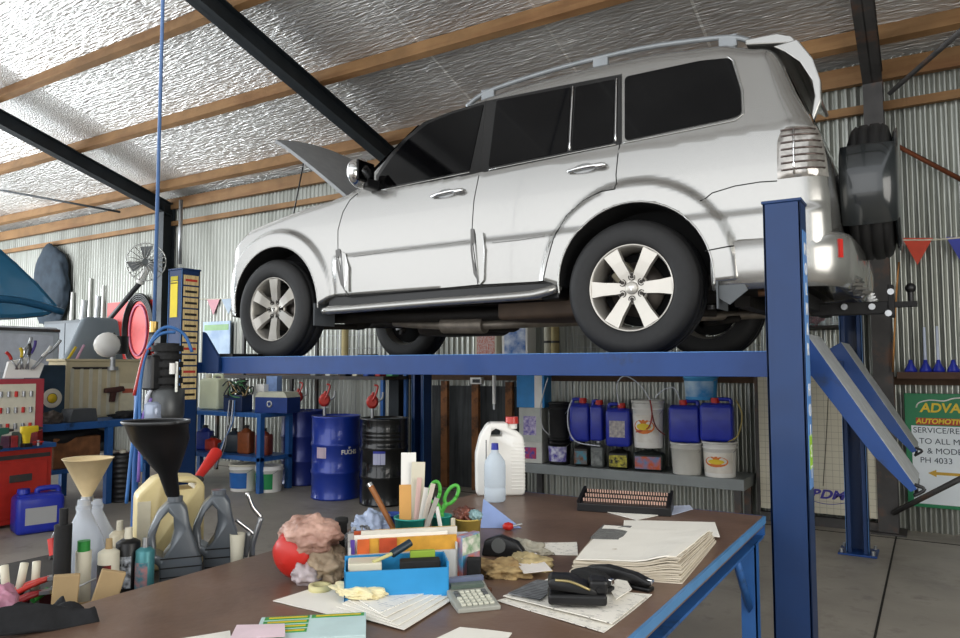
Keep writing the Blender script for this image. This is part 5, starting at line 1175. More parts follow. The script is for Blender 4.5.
for r_ in range(3):
    for k in range(7): b = MB(); b.cyl((-.25+.06*k, -.012, h_*(.22+.25*r_)), (-.25+.06*k, -.012, h_*(.22+.25*r_)+.05), .014, n=8); b.build('socket', steel if (k+r_) % 3 else redp, t)
p, h_ = oncab(18, 345, -.3); zt = at(18, 378, X=RCX-.3).z
t = thing('white_carton', 'white paper carton full of loose hand tools above the red case', 'carton', (p.x, p.y, zt), PI/2-.25)
b = MB(); b.prism([(-.13, 0), (.15, 0), (.19, .13), (.05, .19), (-.10, .15)], 0, .08, 'y'); b.build('carton_body', white, t); cz = t.location.copy()
tools = [('spanner', 'long chrome spanner leaning up to the right', steel, .12, .30), ('cutters', 'red handled cutters poking out of the white carton', redp, -.10, .16), ('shears', 'bright steel shears hanging over the carton edge', chrome, .02, .20), ('brush', 'yellow handled brush in the white carton', yel, -.03, .2), ('screwdriver', 'purple handled screwdriver in the white carton', mat('purple', '#5a4a9c', .4), .07, .27), ('wrench', 'short dark wrench in the white carton', dsteel, .0, .24), ('awl', 'white handled awl at the right of the carton', white, .16, .22), ('tongs', 'thin steel tongs fanned furthest right', steel, .22, .28)]
for k, (n_, lb, m_, dx, hh) in enumerate(tools):
    base = cz+RZ(PI/2-.25) @ Vector((-.05+.02*k, -.02-.003*k, .08)); tip = RZ(PI/2-.25) @ Vector((dx, 0, hh))
    t = thing(n_, lb, 'hand tool', base); b = MB(); b.tube([(0, 0, 0), tip*.6], .007, 6); b.build('shaft', steel, t); b = MB(); b.tube([tip*.55, tip*.8+Vector((0, .01, 0)), tip], .014, 8, sub=3); b.build('grip', m_, t)
# things on the cabinet top
def drill(label, px_, m_):
    p, h_ = oncab(px_, 419, .22); h_ = .2; t = thing('cordless_drill', label, 'drill', p, PI/2)
    b = MB(); b.prism([(-.02, .03), (.02, .03), (.03, .12), (.09, .13), (.09, .18), (-.05, .18), (-.05, .13), (-.03, .11)], -.022, .022, 'y', bev=.006, smooth=True); b.build('drill_body', m_, t)
    b = MB(); b.box(-.035, .04, -.03, .03, 0, .035, bev=.006); b.build('battery', blk, t); b = MB(); b.cyl((.09, 0, .155), (.13, 0, .155), .016, .01); b.build('chuck', dsteel, t)
drill('yellow cordless drill on the red cabinet', 26, yel); drill('green cordless drill near the far left edge', -4, mat('drill_green', '#3a6a5a', .4)); 
for k, (px_, c_, n_) in enumerate(((12, '#a8343c', 'red'), (36, '#8f2420', 'maroon'), (6, '#5c3048', 'purple'), (17, '#3d4a40', 'dark green'))):
    p, h_ = oncab(px_, 425, .12); single(MB().box(-.04, .04, -.03, .03, 0, .10+.03*(k % 2), bev=.006), 'small_carton', mat('sc'+c_, c_, .5, 0, .4, 25), n_+' small carton among the drills on the red cabinet', 'box', p, .3*k)
p, h_ = oncab(38, 440, .2); t = thing('red_valve', 'small red spiked tap wheel at the right end of the red cabinet', 'tap', p, 0); b = MB()
for k in range(6): b.cyl((0, 0, .035), (.04*math.cos(k*PI/3), .04*math.sin(k*PI/3), .035), .006, n=6)
b.build('wheel', redp, t); b = MB(); b.cyl((0, 0, 0), (0, 0, .05), .012); b.build('stem', steel, t)
# on the blue bench: case, grinder
p, h_ = onb(78, 405, -7.4); single(MB().prism([(-.28, 0), (.02, 0), (.0, .13), (-.24, .13)], -.1, .1, 'y', bev=.006), 'grey_case', mat('case_grey', '#4a4d50', .6), 'dark grey case leaning on the blue workbench', 'case', p+Vector((0, .12, 0)), PI/2)
p, h_ = onb(50, 405, -7.35); single(MB().blob((0, 0, .05), (.08, .1, .07), .4, 3, 4, 31, flat=0), 'cloth_heap', mat('cloth_dark', '#57504a', .9, 0, .4, 12), 'brown cloth heap at the near end of the blue workbench', 'cloth', p)
p, h_ = onb(125, 408, -7.45); single(MB().blob((0, 0, .03), (.09, .16, .045), .4, 2, 4, 33, flat=0), 'tool_roll', blkm, 'black tool roll under the cream cabinet', 'tool roll', p)
p, h_ = onb(112, 385, -7.7); t = thing('impact_gun', 'dark air impact gun hanging in front of the cream cabinet', 'air tool', Vector((p.x, p.y, at(112, 400, X=-7.7).z)), PI/2)
b = MB(); b.prism([(-.10, .08), (-.10, .13), (.10, .15), (.12, .10), (.02, .08), (.0, -.02), (-.04, -.02), (-.03, .08)], -.03, .03, 'y', bev=.006, smooth=True); b.build('gun_body', mat('gun_brown', '#4e2f28', .5), t)
# grey plastic guard, grinder and hoses
a_ = at(78, 362, X=-7.9); c_ = at(140, 318, X=-7.9)
t = thing('grey_guard', 'curved grey plastic guard standing behind the cream cabinet', 'guard', (-8.0, (a_.y+c_.y)/2, WZ), PI/2)
w_ = (c_.y-a_.y); h_ = c_.z-WZ; h1_ = a_.z-WZ
b = MB(); b.prism([(-w_*.5, 0), (w_*.5, 0), (w_*.5, h1_), (w_*.38, h_*.98), (w_*.3, h_), (-w_*.15, h_), (-w_*.22, h_*.97), (-w_*.5, h1_)], .18, .26, 'y', bev=.03, smooth=True); b.build('guard_shell', mat('guard_grey', '#8b969f', .4, 0, .15, 2), t)
p = at(113, 345, X=-7.75); t = thing('bench_polisher', 'white and black bench polisher on a stalk above the cream cabinet', 'polisher', p-Vector((0, 0, .12)), PI/2)
b = MB(); b.ell((-.06, 0, .12), (.15, .12, .14)); b.build('white_head', white, t); b = MB(); b.cyl((.07, 0, .02), (.07, 0, .22), .10); b.cyl((.02, -.02, .18), (-.02, -.04, .25), .015); b.build('black_motor', blk, t)
b = MB(); b.cyl((0, 0, -.12), (0, 0, .05), .03); b.cyl((0, 0, -.16), (0, 0, -.12), .06); b.build('stalk', steel, t)
for lb, a_, c_, m_ in (('yellow pole leaning left of the grey guard', (66, 362), (76, 347), yel), ('pink tube leaning beside the yellow pole', (76, 360), (84, 345), mat('pinktube', '#d8a8c0', .4))):
    q = at(*a_, X=-8.1); d = at(*c_, X=-8.1)-q; single(MB().tube([-d*4, d], .014, 8), 'leaning_pole', m_, lb, 'pole', q)
# red board with coiled hose on the wall, wall fan, hanging tools
YV = YW-.1
def wq(px_, py_, y=YV): return at(px_, py_, Y=y)
a_, c_ = wq(106, 303), wq(159, 380); single(MB().box(a_.x, c_.x, -.01, .01, c_.z, a_.z), 'red_board', mat('board_red', '#d8403c', .5, 0, .1), 'bright red board fixed to the back wall at left', 'board', (0, YV+.04, 0))
t = thing('coiled_hose', 'black hose coiled on a hook over the red board', 'hose', (wq(137, 330).x, YV+.02, wq(137, 330).z)); b = MB()
for k in range(4): b.tube([((.33+.03*k)*math.cos(a)+.02*k, -.015*k, (.50+.03*k)*math.sin(a)) for a in [2*PI*j/28 for j in range(29)]], .022, 6)
b.build('coil', blk, t); b = MB(); b.tube([(.24*math.cos(a), 0, .42*math.sin(a)) for a in [2*PI*j/24 for j in range(25)]], .02, 6); b.build('inner_coil', mat('hose_pink', '#c86a88', .5), t)
p = wq(146, 262, 6.5); t = thing('wall_fan', 'white caged fan on an angled dark arm at the back wall', 'fan', p, .7)
b = MB(); k_ = mpp(p); R_ = 19*k_
for k in range(20): a = 2*PI*k/20; b.tube([(.05*math.cos(a), -.06, .05*math.sin(a)), (R_*.7*math.cos(a), -.06, R_*.7*math.sin(a)), (R_*math.cos(a), 0, R_*math.sin(a)), (R_*.6*math.cos(a), .08, R_*.6*math.sin(a)), (.06*math.cos(a), .09, .06*math.sin(a))], .005, 4, sub=2)
b.tube([(R_*math.cos(2*PI*k/30), 0, R_*math.sin(2*PI*k/30)) for k in range(31)], .009, 6); b.build('cage', mat('cage', '#b4b4b0', .3, .6), t)
for k in range(3):
    M = RY(k*2*PI/3) @ RX(.3); b = MB(); b.prism([(-.03, .05), (.03, .05), (.11, R_*.85), (-.06, R_*.8)], -.004, .004, 'y', M=M); b.build('blade', mat('blade_grey', '#7c7f80', .3), t)
b = MB(); b.cyl((0, .03, 0), (0, .2, 0), .07); b.build('motor', mat('motor_grey', '#6a7070', .5), t)
q = at(140, 283, Y=6.55); q2 = at(112, 316, Y=6.7)
b = MB(); b.cyl(Vector((0, .1, -.05)), RZ(-.7) @ (q-p), .045, .06); b.build('white_neck', white, t)
b = MB(); b.tube([RZ(-.7) @ (q-p), RZ(-.7) @ (q2-p), RZ(-.7) @ (at(98, 333, Y=6.8)-p)], .04, 6); b.build('arm', mat('arm_dark', '#2c2d30', .5), t)
for k, (px_, t0, t1, w2) in enumerate(((70, 292, 345, .05), (80, 300, 350, .09), (88, 278, 330, .04), (94, 296, 345, .07), (101, 285, 340, .04))):
    a_, c_ = wq(px_, t0), wq(px_, t1); single(MB().cyl((0, 0, 0), (.06*(k % 2), 0, a_.z-c_.z), w2, w2*.6, 8), 'hanging_part', steel if k % 2 else mat('pipe_pale', '#c9cac4', .3, .5), ('steel rod', 'wide steel pipe', 'tall shiny tube', 'mid length steel pipe', 'right hand pale tube')[k]+' hung on the back wall left of the red board', 'pipe', (a_.x, YV+.05, c_.z))
# dark jackets hung on the wall, pale van side at far left
single(MB().blob((0, 0, 0), (.6, .14, .75), .2, 1.3, 4, 41, fine=.05), 'hanging_jacket', mat('jacket_navy', '#36424e', .9, 0, .3, 6), 'dark folded cover hung on the wall beyond the blue bonnet', 'cover', (wq(52, 290).x, YW-.13, wq(52, 285).z))
xv = -9.6; a_, c_ = at(-20, 326, X=xv), at(60, 372, X=xv)
t = thing('parked_van', 'pale van parked beyond the tool cabinet, seen as a side with a dark window line', 'van', (xv-.8, (a_.y+c_.y)/2-1.0, 0)); vy0, vy1 = a_.y-2.2, c_.y
b = MB(); b.box(xv-1.6, xv, vy0, vy1, .3, at(20, 326, X=xv).z, bev=.06, seg=4); b.build('van_body', mat('van_white', '#b9bec4', .35, .1, .05), t, world=True)
b = MB(); b.box(xv-.02, xv+.006, vy0+.3, vy1-.1, at(20, 372, X=xv).z, at(20, 334, X=xv).z, bev=.004); b.build('side_panel', mat('van_panel', '#c8ccd4', .3), t, world=True)
b = MB(); b.box(xv-.02, xv+.012, vy0+.1, vy1-.02, at(20, 331, X=xv).z, at(20, 328, X=xv).z); b.build('gutter', dsteel, t, world=True)
for y_ in (vy0+.7, vy1-.7):
    b = MB(); b.cyl((xv-.2, y_, .33), (xv+.01, y_, .33), .33, n=32); b.build('tyre', rubber, t, world=True)
# blue car with its bonnet up at the far left
XB_ = -6.4; pts = [(-60, 235), (0, 246), (18, 262), (40, 283), (62, 308), (50, 316), (20, 319), (-60, 320)]
t = thing('blue_car', 'blue car with its bonnet raised at the far left edge', 'car', at(-120, 330, X=XB_)*Vector((1, 1, 0)))
t.location = (XB_, at(-120, 330, X=XB_).y, 0)
pl = [at(*q, X=XB_) for q in pts]; b = MB(); n_ = len(pl)
b.prism([(q.y, q.z) for q in pl], XB_-1.2, XB_, 'x', bev=.04); b.build('bonnet', mat('car_blue', '#2c6f96', .25, .4, .1, 3, coat=.6), t, world=True)
b = MB(); q = [at(*w, X=XB_) for w in ((-60, 300), (0, 299), (30, 303), (62, 312))]; b.tube([w+Vector((.01, 0, 0)) for w in q], .03, 8, sub=3); b.build('bonnet_edge', mat('car_blue_dk', '#2a6288', .3, .4), t, world=True)
b = MB(); y_ = at(-60, 330, X=XB_).y; b.box(XB_-1.5, XB_-.05, y_-2.4, y_-.15, .45, 1.05, bev=.12, seg=4); b.build('car_body', mat('car_blue', '#2c6f96', .25, .4), t, world=True)
b = MB(); b.tube([(XB_-.1, y_-.3, 1.0), (XB_-.1, y_+.05, 1.75)], .012, 6); b.build('bonnet_stay', blk, t, world=True)
for yy in (y_-.6, y_-1.9): b = MB(); b.cyl((XB_-.25, yy, .31), (XB_-.04, yy, .31), .31, n=32); b.build('tyre', rubber, t, world=True)
# floor items on the left
a_ = at(27, 533, Z=0); jerrycan('blue jerry can on the floor beside the red cabinet', (a_.x, a_.y+.08, 0), 43*mpp(a_), .26, at(27, 489, X=a_.x, ).z, blueP, blueP, face(a_)+.2, lab=printed('jl', '#a8a8a8', '#5a5a60', 60), name='jerry_can')
p = col(74, X=-7.5, z=.40); a_, c_ = at(52, 452, X=-7.35), at(98, 475, X=-7.35); single(MB().box(-.4, 0, a_.y, c_.y, 0, .3, bev=.01), 'wooden_crate', mat('crate_brown', '#8a5a36', .7, 0, .4, 12), 'brown wooden crate on the lower shelf of the blue workbench', 'crate', (-7.32, 0, .401))
single(MB().blob((0, 0, 0), (.25, .42, .14), .3, 1.8, 4, 43), 'black_bag', blkm, 'black bag lying on the brown crate', 'bag', (-7.6, (a_.y+c_.y)/2, .84-.10-.14+.08))
p = at(118, 503, Z=0); t = thing('oil_drum_small', 'black ribbed plastic drum below the far end of the blue workbench', 'drum', (p.x-.1, p.y+.1, 0)); r_ = 13*mpp(p); h_ = at(118, 452, X=p.x).z
b = MB(); pr = [(0, 0), (r_, 0)]
for k in range(9): pr += [(r_, h_*(k+.2)/10), (r_*.94, h_*(k+.5)/10), (r_, h_*(k+.8)/10)]
b.lathe(pr+[(r_*.9, h_*.95), (0, h_*.95)], 28); b.build('drum_body', blk, t); b = MB(); b.cyl((0, 0, h_*.95), (0, 0, h_*1.02), r_*.25); b.build('cap', offw, t)
# small blue stand behind
p = at(104, 500, Z=0)
# ============================================================ middle: shelving, toolbox, buckets
SX0, SX1, SY0, SY1 = -8.0, -6.36, 5.62, 6.1; zs = at(250, 413, Y=SY0).z; zl = at(250, 457, Y=SY0).z
t = thing('blue_shelving', 'low blue steel shelving between the lift post and the drums', 'shelving', ((SX0+SX1)/2, (SY0+SY1)/2, 0))
b = MB(); b.box(SX0, SX1, SY0, SY1, zs-.05, zs, bev=.005); b.build('shelf', benchblue, t, world=True)
b = MB(); b.box(SX0, SX1, SY0, SY1, zl-.05, zl, bev=.005); b.build('shelf', benchblue, t, world=True)
for x_ in (SX0+.03, SX1-.03):
    for y_ in (SY0+.03, SY1-.03): b = MB(); b.box(x_-.03, x_+.03, y_-.03, y_+.03, 0, zs-.05); b.build('leg', benchblue, t, world=True)
def onS(px_, top, z, y=SY0+.2): p = col(px_, Y=y, z=z); return p, at(px_, top, Y=y).z-z
p, h_ = onS(270, 392, zs, SY0+.1); w_ = 40*mpp(p)
t = thing('blue_tool_box', 'dark blue metal tool box on top of the blue shelving', 'tool box', p, .15); b = MB(); b.box(-w_/2, w_/2, 0, .24, 0, h_*.75, bev=.006); b.build('box_body', mat('tb_blue', '#1d3a7c', .4, .2), t)
b = MB(); b.prism([(-w_/2, h_*.75), (w_/2, h_*.75), (w_*.4, h_), (-w_*.4, h_)], 0, .24, 'y'); b.build('box_lid', mat('tb_lid', '#c4c4b0', .4, .1), t)
b = MB(); b.lathe([(.02, 0), (.04, 0), (.04, .004), (.02, .004), (.02, 0)], 20, T((-.02, 0, h_*.42)) @ RX(PI/2)); b.build('round_badge', steel, t)
p, h_ = onS(213, 374, zs, SY0+.25); jerrycan('pale cream container on the shelving beside the post', p, 26*mpp(p), .2, h_, mat('pale_cream', '#d4d8b8', .4, 0, .15, 4), offw, .1, name='cream_container', cat='container')
p, h_ = onS(262, 385, zs, SY0+.36); single(MB().box(-.07, .07, -.05, .05, 0, h_+.01, bev=.004), 'white_carton', white, 'small white carton behind the blue tool box, left', 'box', p)
p, h_ = onS(273, 376, zs, SY0+.42); t = thing('blue_white_carton', 'blue and white carton behind the blue tool box, right', 'box', p); b = MB(); b.box(-.09, .09, -.04, .04, 0, h_, bev=.003); b.build('carton_body', mat('cart_lb', '#7c96c4', .5, 0, .3, 14), t); b = MB(); b.box(-.08, .08, -.042, -.04, h_*.3, h_*.55); b.build('white_band', white, t)
# wiring heap
p, h_ = onS(237, 378, zs, SY0+.12); t = thing('wiring_heap', 'tangled heap of dark and green wiring on the shelving', 'cables', p); 
for k in range(12):
    c = [(random.uniform(-.2, .2), random.uniform(-.1, .1), h_*.35+random.uniform(-.0, h_*.6)) for _ in range(6)]; b = MB(); b.tube(c, .008, 6, sub=6)
    b.build('cable', (blk, mat('wire_green', '#3f7a48', .5), blk, mat('wire_tan', '#a08a60', .5), mat('wire_dk', '#24302c', .5))[k % 5], t)
b = MB(); b.box(-.16, .16, -.08, .08, 0, h_*.5, bev=.01); b.build('wire_tray', mat('tray_navy', '#1a2c50', .5), t)
for k in range(4):
    q0 = Vector(p)+Vector((.0+.03*k, -.12, h_*.35)); t = thing('dangling_cable', ('grey cable hanging left over the shelving', 'dark cable hanging beside the grey one', 'white cable looping down in front of the shelving', 'blue cable hanging furthest right')[k], 'cable', q0)
    b = MB(); b.tube([(0, 0, 0), (.03, -.05, -.25), (.02-.05*k, -.06, -.5), (-.1-.04*k, -.05, -.7), (-.2-.03*k, 0, -.78)], .007, 6, sub=6); b.build('cable_line', (steel, blk, hw, hb)[k], t)
for k, (px_, top, c_, n_) in enumerate(((213, 436, '#c03a28', 'red'), (226, 440, '#20242c', 'black'), (246, 425, '#8a4a26', 'brown'), (264, 428, '#8c3f2c', 'rust red and black'), (205, 425, '#2a3a8c', 'blue'), (234, 428, '#2a343c', 'slate'))):
    p, h_ = onS(px_, top, zl); bottle(n_+' oil bottle on the lower level of the blue shelving', p, 15*mpp(p), .12, h_, mat('ob'+c_, c_, .4, 0, .2, 20), blk, .1*k, 'bottles on the blue shelving', name='oil_bottle')
for px_, pb, top, m_, lm, lb, lc in ((232, 494, 465, white, offw, 'white bucket with a blue lower half under the blue shelving', ('#2467b4', '#e0b890')), (258, 495, 466, white, offw, 'white bucket with a green patch under the blue shelving', ('#1f8a4c', '#eeeeee'))):
    p = at(px_, pb-2, Z=0); r_ = 14*mpp(p); h_ = at(px_, top, Y=p.y).z; bucket(lb, (p.x, p.y+r_, 0), r_, h_, m_, lm, lab=mat('bl'+lc[0], lc[0], .5), lid=(px_ == 232))
# ============================================================ drums with red pumps
drum_spots = [(336, 5.93, mat('drum_blue', '#1c3aa0', .3, .2, .12, 4, coat=.4), 'blue steel drum with white lettering, the nearest of the drums', 'F'),
              (303, 6.42, mat('drum_navy', '#1f2f7c', .35, .2, .12, 4, coat=.3), 'blue steel drum partly behind the lettered one', ''), (384, 5.93, mat('drum_black', '#101214', .25, .2, .1, 4, coat=.5), 'black steel drum right of the blue drums', 'L')]
for k, (px_, y_, m_, lb, f_) in enumerate(drum_spots):
    p = col(px_, Y=y_, z=0); r_, h_ = (.262 if k != 2 else .25), .875
    t = thing('steel_drum', lb, 'drum', p, face(p)); pr = [(0, .012), (r_*.96, .012), (r_*.97, 0), (r_, .004), (r_, .02), (r_*.985, .03)]
    for z_ in (.285, .575): pr += [(r_*.985, z_-.03), (r_*1.02, z_-.012), (r_*1.02, z_+.012), (r_*.985, z_+.03)]
    if k == 2:
        for z_ in (.66, .70, .74): pr += [(r_*.985, z_-.012), (r_*1.0, z_), (r_*.985, z_+.012)]
    pr += [(r_*.985, h_-.03), (r_, h_-.015), (r_, h_), (r_*.965, h_), (r_*.96, h_-.015), (0, h_-.012)]
    MB().lathe(pr, 48).build('drum_body', m_, t)
    if f_ == 'F':
        for j, ch in enumerate('FUCHS'):
            a = -PI/2+.26+.15*j; x_, y2 = (r_*1.0+.001)*math.cos(a), (r_*1.0+.001)*math.sin(a)
            text(ch, .062, T((x_, y2, .50)) @ RZ(a+PI/2) @ RX(PI/2), white, t, bold=.002)
        a = -PI/2+.56; b = MB(); b.lathe([(.006, 0), (.02, 0), (.02, .002), (.006, .002)], 3, T((r_*math.cos(a), r_*math.sin(a), .55)) @ RZ(a+PI/2) @ RX(PI/2)); b.build('emblem', white, t)
        b = MB(); b.lathe([(r_*1.0, .44), (r_*1.0, .56)], 8, a0=-PI/2-.85, a1=-PI/2-.40); b.build('data_label', printed('dl', '#c9b6c4', '#8a7f90', 90), t)
    elif f_ == 'L':
        b = MB(); b.lathe([(r_*1.0, .42), (r_*1.0, .56)], 8, a0=-PI/2-.45, a1=-PI/2+.05); b.build('data_label', printed('dl2', '#c4c6e0', '#5f68a8', 90), t)
        b = MB(); b.lathe([(r_*1.001, .53), (r_*1.001, .565)], 8, a0=-PI/2-.45, a1=-PI/2+.05); b.build('label_band', blueP, t)
for k, (px_, y_, lb) in enumerate(((297, 6.42, 'red rotary hand pump on the rear blue drum'), (324, 5.95, 'red rotary hand pump on the lettered blue drum'), (372, 5.93, 'red rotary hand pump on the black drum'))):
    p = col(px_, Y=y_, z=.863); t = thing('drum_pump', lb, 'hand pump', p, face(p), 'red hand pumps on the drums')
    b = MB(); b.cyl((0, 0, 0), (0, 0, .10), .018); b.box(-.05, .05, -.01, .01, .085, .098); b.build('stand_pipe', steel, t)
    b = MB(); b.ell((0, 0, .17), (.065, .05, .075)); b.cyl((0, -.055, .17), (0, .05, .17), .045); b.cyl((.0, 0, .23), (.01, 0, .27), .02, .014); b.build('pump_body', red, t)
    b = MB(); b.tube([(.0, -.05, .18), (.03, -.06, .24), (.055, -.055, .33), (.02, -.05, .345)], .011, 6, sub=4); b.build('crank', red, t)
    b = MB(); b.tube([(.05, 0, .18), (.10, 0, .2), (.11, 0, .27)], .012, 8, sub=4); b.build('outlet', steel, t)
# steel rack behind the drums
RX0, RX1, RY0, RY1 = -8.4, -5.62+.18, 6.62, 7.1
t = thing('steel_rack', 'long dark steel rack behind the drums with a shelf just under the lift rail', 'rack', ((RX0+RX1)/2, 6.86, 0))
zr = at(350, 378, Y=6.62).z
b = MB(); b.box(RX0, RX1, RY0, RY1, zr-.02, zr+.02); b.build('shelf', dsteel, t, world=True)
for x_ in (RX0+.02, -6.95, RX1-.02):
    for y_ in (RY0+.02, RY1-.02): b = MB(); b.box(x_-.02, x_+.02, y_-.02, y_+.02, 0, 2.02 if y_ > 7 else zr-.02); b.build('upright', benchblue if x_ > -6 else dsteel, t, world=True)
b = MB()
for k in range(9): x_ = -6.95+k*.18; b.cyl((x_, 7.09, zr+.02), (x_, 7.09, 2.0), .005, n=5)
for k in range(4): b.cyl((-6.95, 7.085, zr+.2+.17*k), (RX1-.04, 7.085, zr+.2+.17*k), .005, n=5)
b.build('wire_mesh', steel, t, world=True)
smalls = [(315, 7, 'grey', '#8c8f90'), (330, 7, 'white', '#d8d8d0'), (345, 8, 'black', '#202224'), (357, 6, 'cream', '#d8d2b8'), (368, 6, 'blue', '#2f4ea0'), (380, 6, 'red', '#b43028'), (392, 8, 'green', '#3c8a58')]
for k, (px_, w2, n_, c_) in enumerate(smalls):
    p = col(px_, Y=6.78, z=zr+.021); single(MB().box(-w2*.006, w2*.006, -.06, .06, 0, .05+.012*(k % 3), bev=.008), 'small_tin', mat('st'+c_, c_, .45), n_+' small tin on the steel rack above the drums', 'tin', p)
tube_p = col(344, Y=6.9, z=zr+.02); single(MB().cyl((0, 0, 0), (0, 0, .62), .045, n=20), 'cardboard_tube', mat('tube_card', '#b8a878', .7), 'tall cardboard tube standing on the steel rack behind the front wheel', 'tube', tube_p)
p = col(368, Y=6.8, z=zr+.021); 
p = col(367, Y=7.0, z=zr+.021); single(MB().box(-.13, .13, -.05, .05, 0, .27, bev=.008), 'black_case', blk, 'black case peeping over the lift rail between the front wheels', 'case', p)
p = col(371, Y=6.74, z=zr+.021); 
# timber offcuts leaning by the wall
for k, (px_, t0, lb) in enumerate(((445, 381, 'timber post leaning nearest the lift column'), (476, 384, 'timber post with a small white box on top'), (510, 382, 'timber post nearest the grey shelf'))):
    p = col(px_, Y=7.08, z=0); h_ = at(px_, t0, Y=7.08).z; single(MB().box(-.045, .045, -.025, .025, 0, h_, bev=.003), 'timber_post', grime(mat('post_timber', '#8a5a34', .8, 0, .25, 8), '#3c2a1e', 3, .5, .7), lb, 'timber', p)
p = col(477, Y=7.08, z=at(477, 384, Y=7.08).z); t = thing('power_box', 'small white power box on the middle timber post', 'power box', p); b = MB(); b.box(-.075, .075, -.03, .03, 0, .075, bev=.004); b.build('box_shell', white, t); b = MB(); b.box(-.04, .06, -.034, -.03, .015, .055); b.build('dark_socket', blk, t)
a_, c_ = at(494, 404, Y=6.95), at(494, 323, Y=6.95); t = thing('tube_lamp', 'thin white fluorescent tube hanging upright behind the lift rail', 'lamp tube', c_); b = MB(); b.cyl((0, 0, 0), (0, 0, a_.z-c_.z), .02); b.build('tube_glass', white, t); b = MB(); b.cyl((0, 0, a_.z-c_.z), (0, 0, a_.z-c_.z-.06), .017); b.build('end_cap', steel, t)
# added dark sheet; shade of the wall behind the posts put into its colour
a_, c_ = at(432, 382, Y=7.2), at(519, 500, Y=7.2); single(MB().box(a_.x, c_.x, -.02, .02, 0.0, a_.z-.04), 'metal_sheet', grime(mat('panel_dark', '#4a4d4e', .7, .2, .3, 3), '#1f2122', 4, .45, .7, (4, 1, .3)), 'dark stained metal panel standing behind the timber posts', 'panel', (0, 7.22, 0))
# ============================================================ grey shelf with containers
YS = 6.72; xa, xb = at(517, 480, Y=YS).x, at(744, 480, Y=YS).x; ZS = at(630, 471, Y=YS).z
t = thing('grey_shelf', 'low grey metal shelf against the back wall, loaded with oil containers', 'shelf', ((xa+xb)/2, YS+.25, 0))
gs = mat('shelf_grey', '#878c8c', .5, .3, .12, 5); b = MB(); b.box(xa, xb, YS, YS+.5, ZS-.10, ZS, bev=.006); b.build('shelf_tray', gs, t, world=True)
for x_ in (xa+.05, xb-.06):
    for y_ in (YS+.04, YS+.44): b = MB(); b.box(x_-.03, x_+.03, y_-.03, y_+.03, 0, ZS-.10); b.build('leg', dsteel, t, world=True)
YI = YS+.13
def onG(px0, px1, top, bot=None): 
    pc = (px0+px1)/2; p = at(pc, 440, Y=YI); z0 = ZS if bot is None else bot; p.z = z0; k_ = mpp(at(pc, 440, Y=YI)); return p, (px1-px0)*k_, at(pc, top, Y=YI).z-z0
FG = face(at(630, 440, Y=YI))*.4
lw_ = label_mat('lab_white', '#e4e2da', '#cfd2da', 30)
def lab(name, a, b_, sc=25): return label_mat(name, a, b_, sc)
tops = {}
def carton(label, a, m, l1, bot=None, name='oil_carton'):
    p, w_, h_ = onG(*a[:3], bot); t = thing(name, label, 'box', p, FG); b = MB(); b.box(-w_/2, w_/2, -.11, .11, 0, h_, bev=.004); b.build('carton_body', m, t); b = MB(); b.box(-w_*.3, w_*.25, -.112, -.11, h_*.2, h_*.75); b.build('label', l1, t); return p.z+h_
z1 = carton('white carton with a red and blue label, at the left end of the grey shelf', (522, 546, 441), mat('cart_w', '#cfcfc8', .5), lab('l_rb', '#4a3f9c', '#c8304a', 30))
z2 = carton('grey white carton with a violet label stacked second from the shelf', (522, 546, 407), mat('cart_g', '#bcbfb8', .5), lab('l_vi', '#6a5cac', '#cfc4dc', 30), z1)
p, w_, h_ = onG(520, 549, 373, z2); t = thing('blue_carton', 'bright blue carton on top of the left carton stack', 'box', p, FG); b = MB(); b.box(-w_/2, w_/2, -.12, .12, 0, h_, bev=.004); b.build('carton_body', mat('cart_b', '#1f86cc', .45, 0, .15, 8), t); b = MB(); b.box(w_*.15, w_*.42, -.122, -.12, .0, h_); b.build('white_stripe', white, t)
p, w_, h_ = onG(548, 571, 438); bucket('black bucket with a violet and white label on the grey shelf', p, w_/2, h_, blk, blk, lab=lab('l_v2', '#4b3aa8', '#dcdce8', 18)); zz = p.z+h_
p, w_, h_ = onG(549, 570, 402, zz); t = bucket('dark bucket stacked on the violet labelled one', p, w_/2, h_, blkm, blk)
for a, c_, cp, lb, la in (((575, 590, 441), '#26231f', blk, 'dark bottle with a brown and teal label on the grey shelf', lab('l_bt', '#7a4a28', '#3a8aa0', 20)), ((592, 605, 440), '#6a6e6c', steel, 'narrow grey container between the dark bottle and yellow lettered can', lab('l_gr', '#8c908c', '#5a5e5e', 20)),
        ((609, 630, 446), '#1b1a16', blk, 'black bottle with yellow lettering on the grey shelf', lab('l_yb', '#c8bc3a', '#1c1c1a', 30)), ((634, 664, 447), '#1c2422', blk, 'wide black tin with an orange and blue label on the grey shelf', lab('l_ob', '#c85a2a', '#4a88b8', 14))):
    p, w_, h_ = onG(*a); bottle(lb, p, w_, .16, h_, mat('gb'+c_, c_, .4), cp, FG, 'oil containers in the lower row of the grey shelf', la, (.1, .62)); tops[a[0]] = p.z+h_
lidw = mat('lid_white', '#d8d6d0', .45)
p, w_, h_ = onG(671, 702, 442); bucket('plain white bucket on the grey shelf under a blue can', p, w_/2, h_, mat('bucket_w', '#d2d0c8', .5, 0, .06), lidw); zA = p.z+h_
p, w_, h_ = onG(703, 736, 441); bucket('white bucket with an orange oval label at the right end of the grey shelf', p, w_/2, h_, white, lidw, lab=lab('l_or', '#e8e2d8', '#d2ccc0', 9), oval_m=orange); zB = p.z+h_
p, w_, h_ = onG(633, 664, 400, tops[634]); bucket('white lidded bucket with an orange label stacked on the black tin', p, w_/2, h_, white, lidw, lab=lab('l_or2', '#e8e6e0', '#d2ccc0', 9), oval_m=orange)
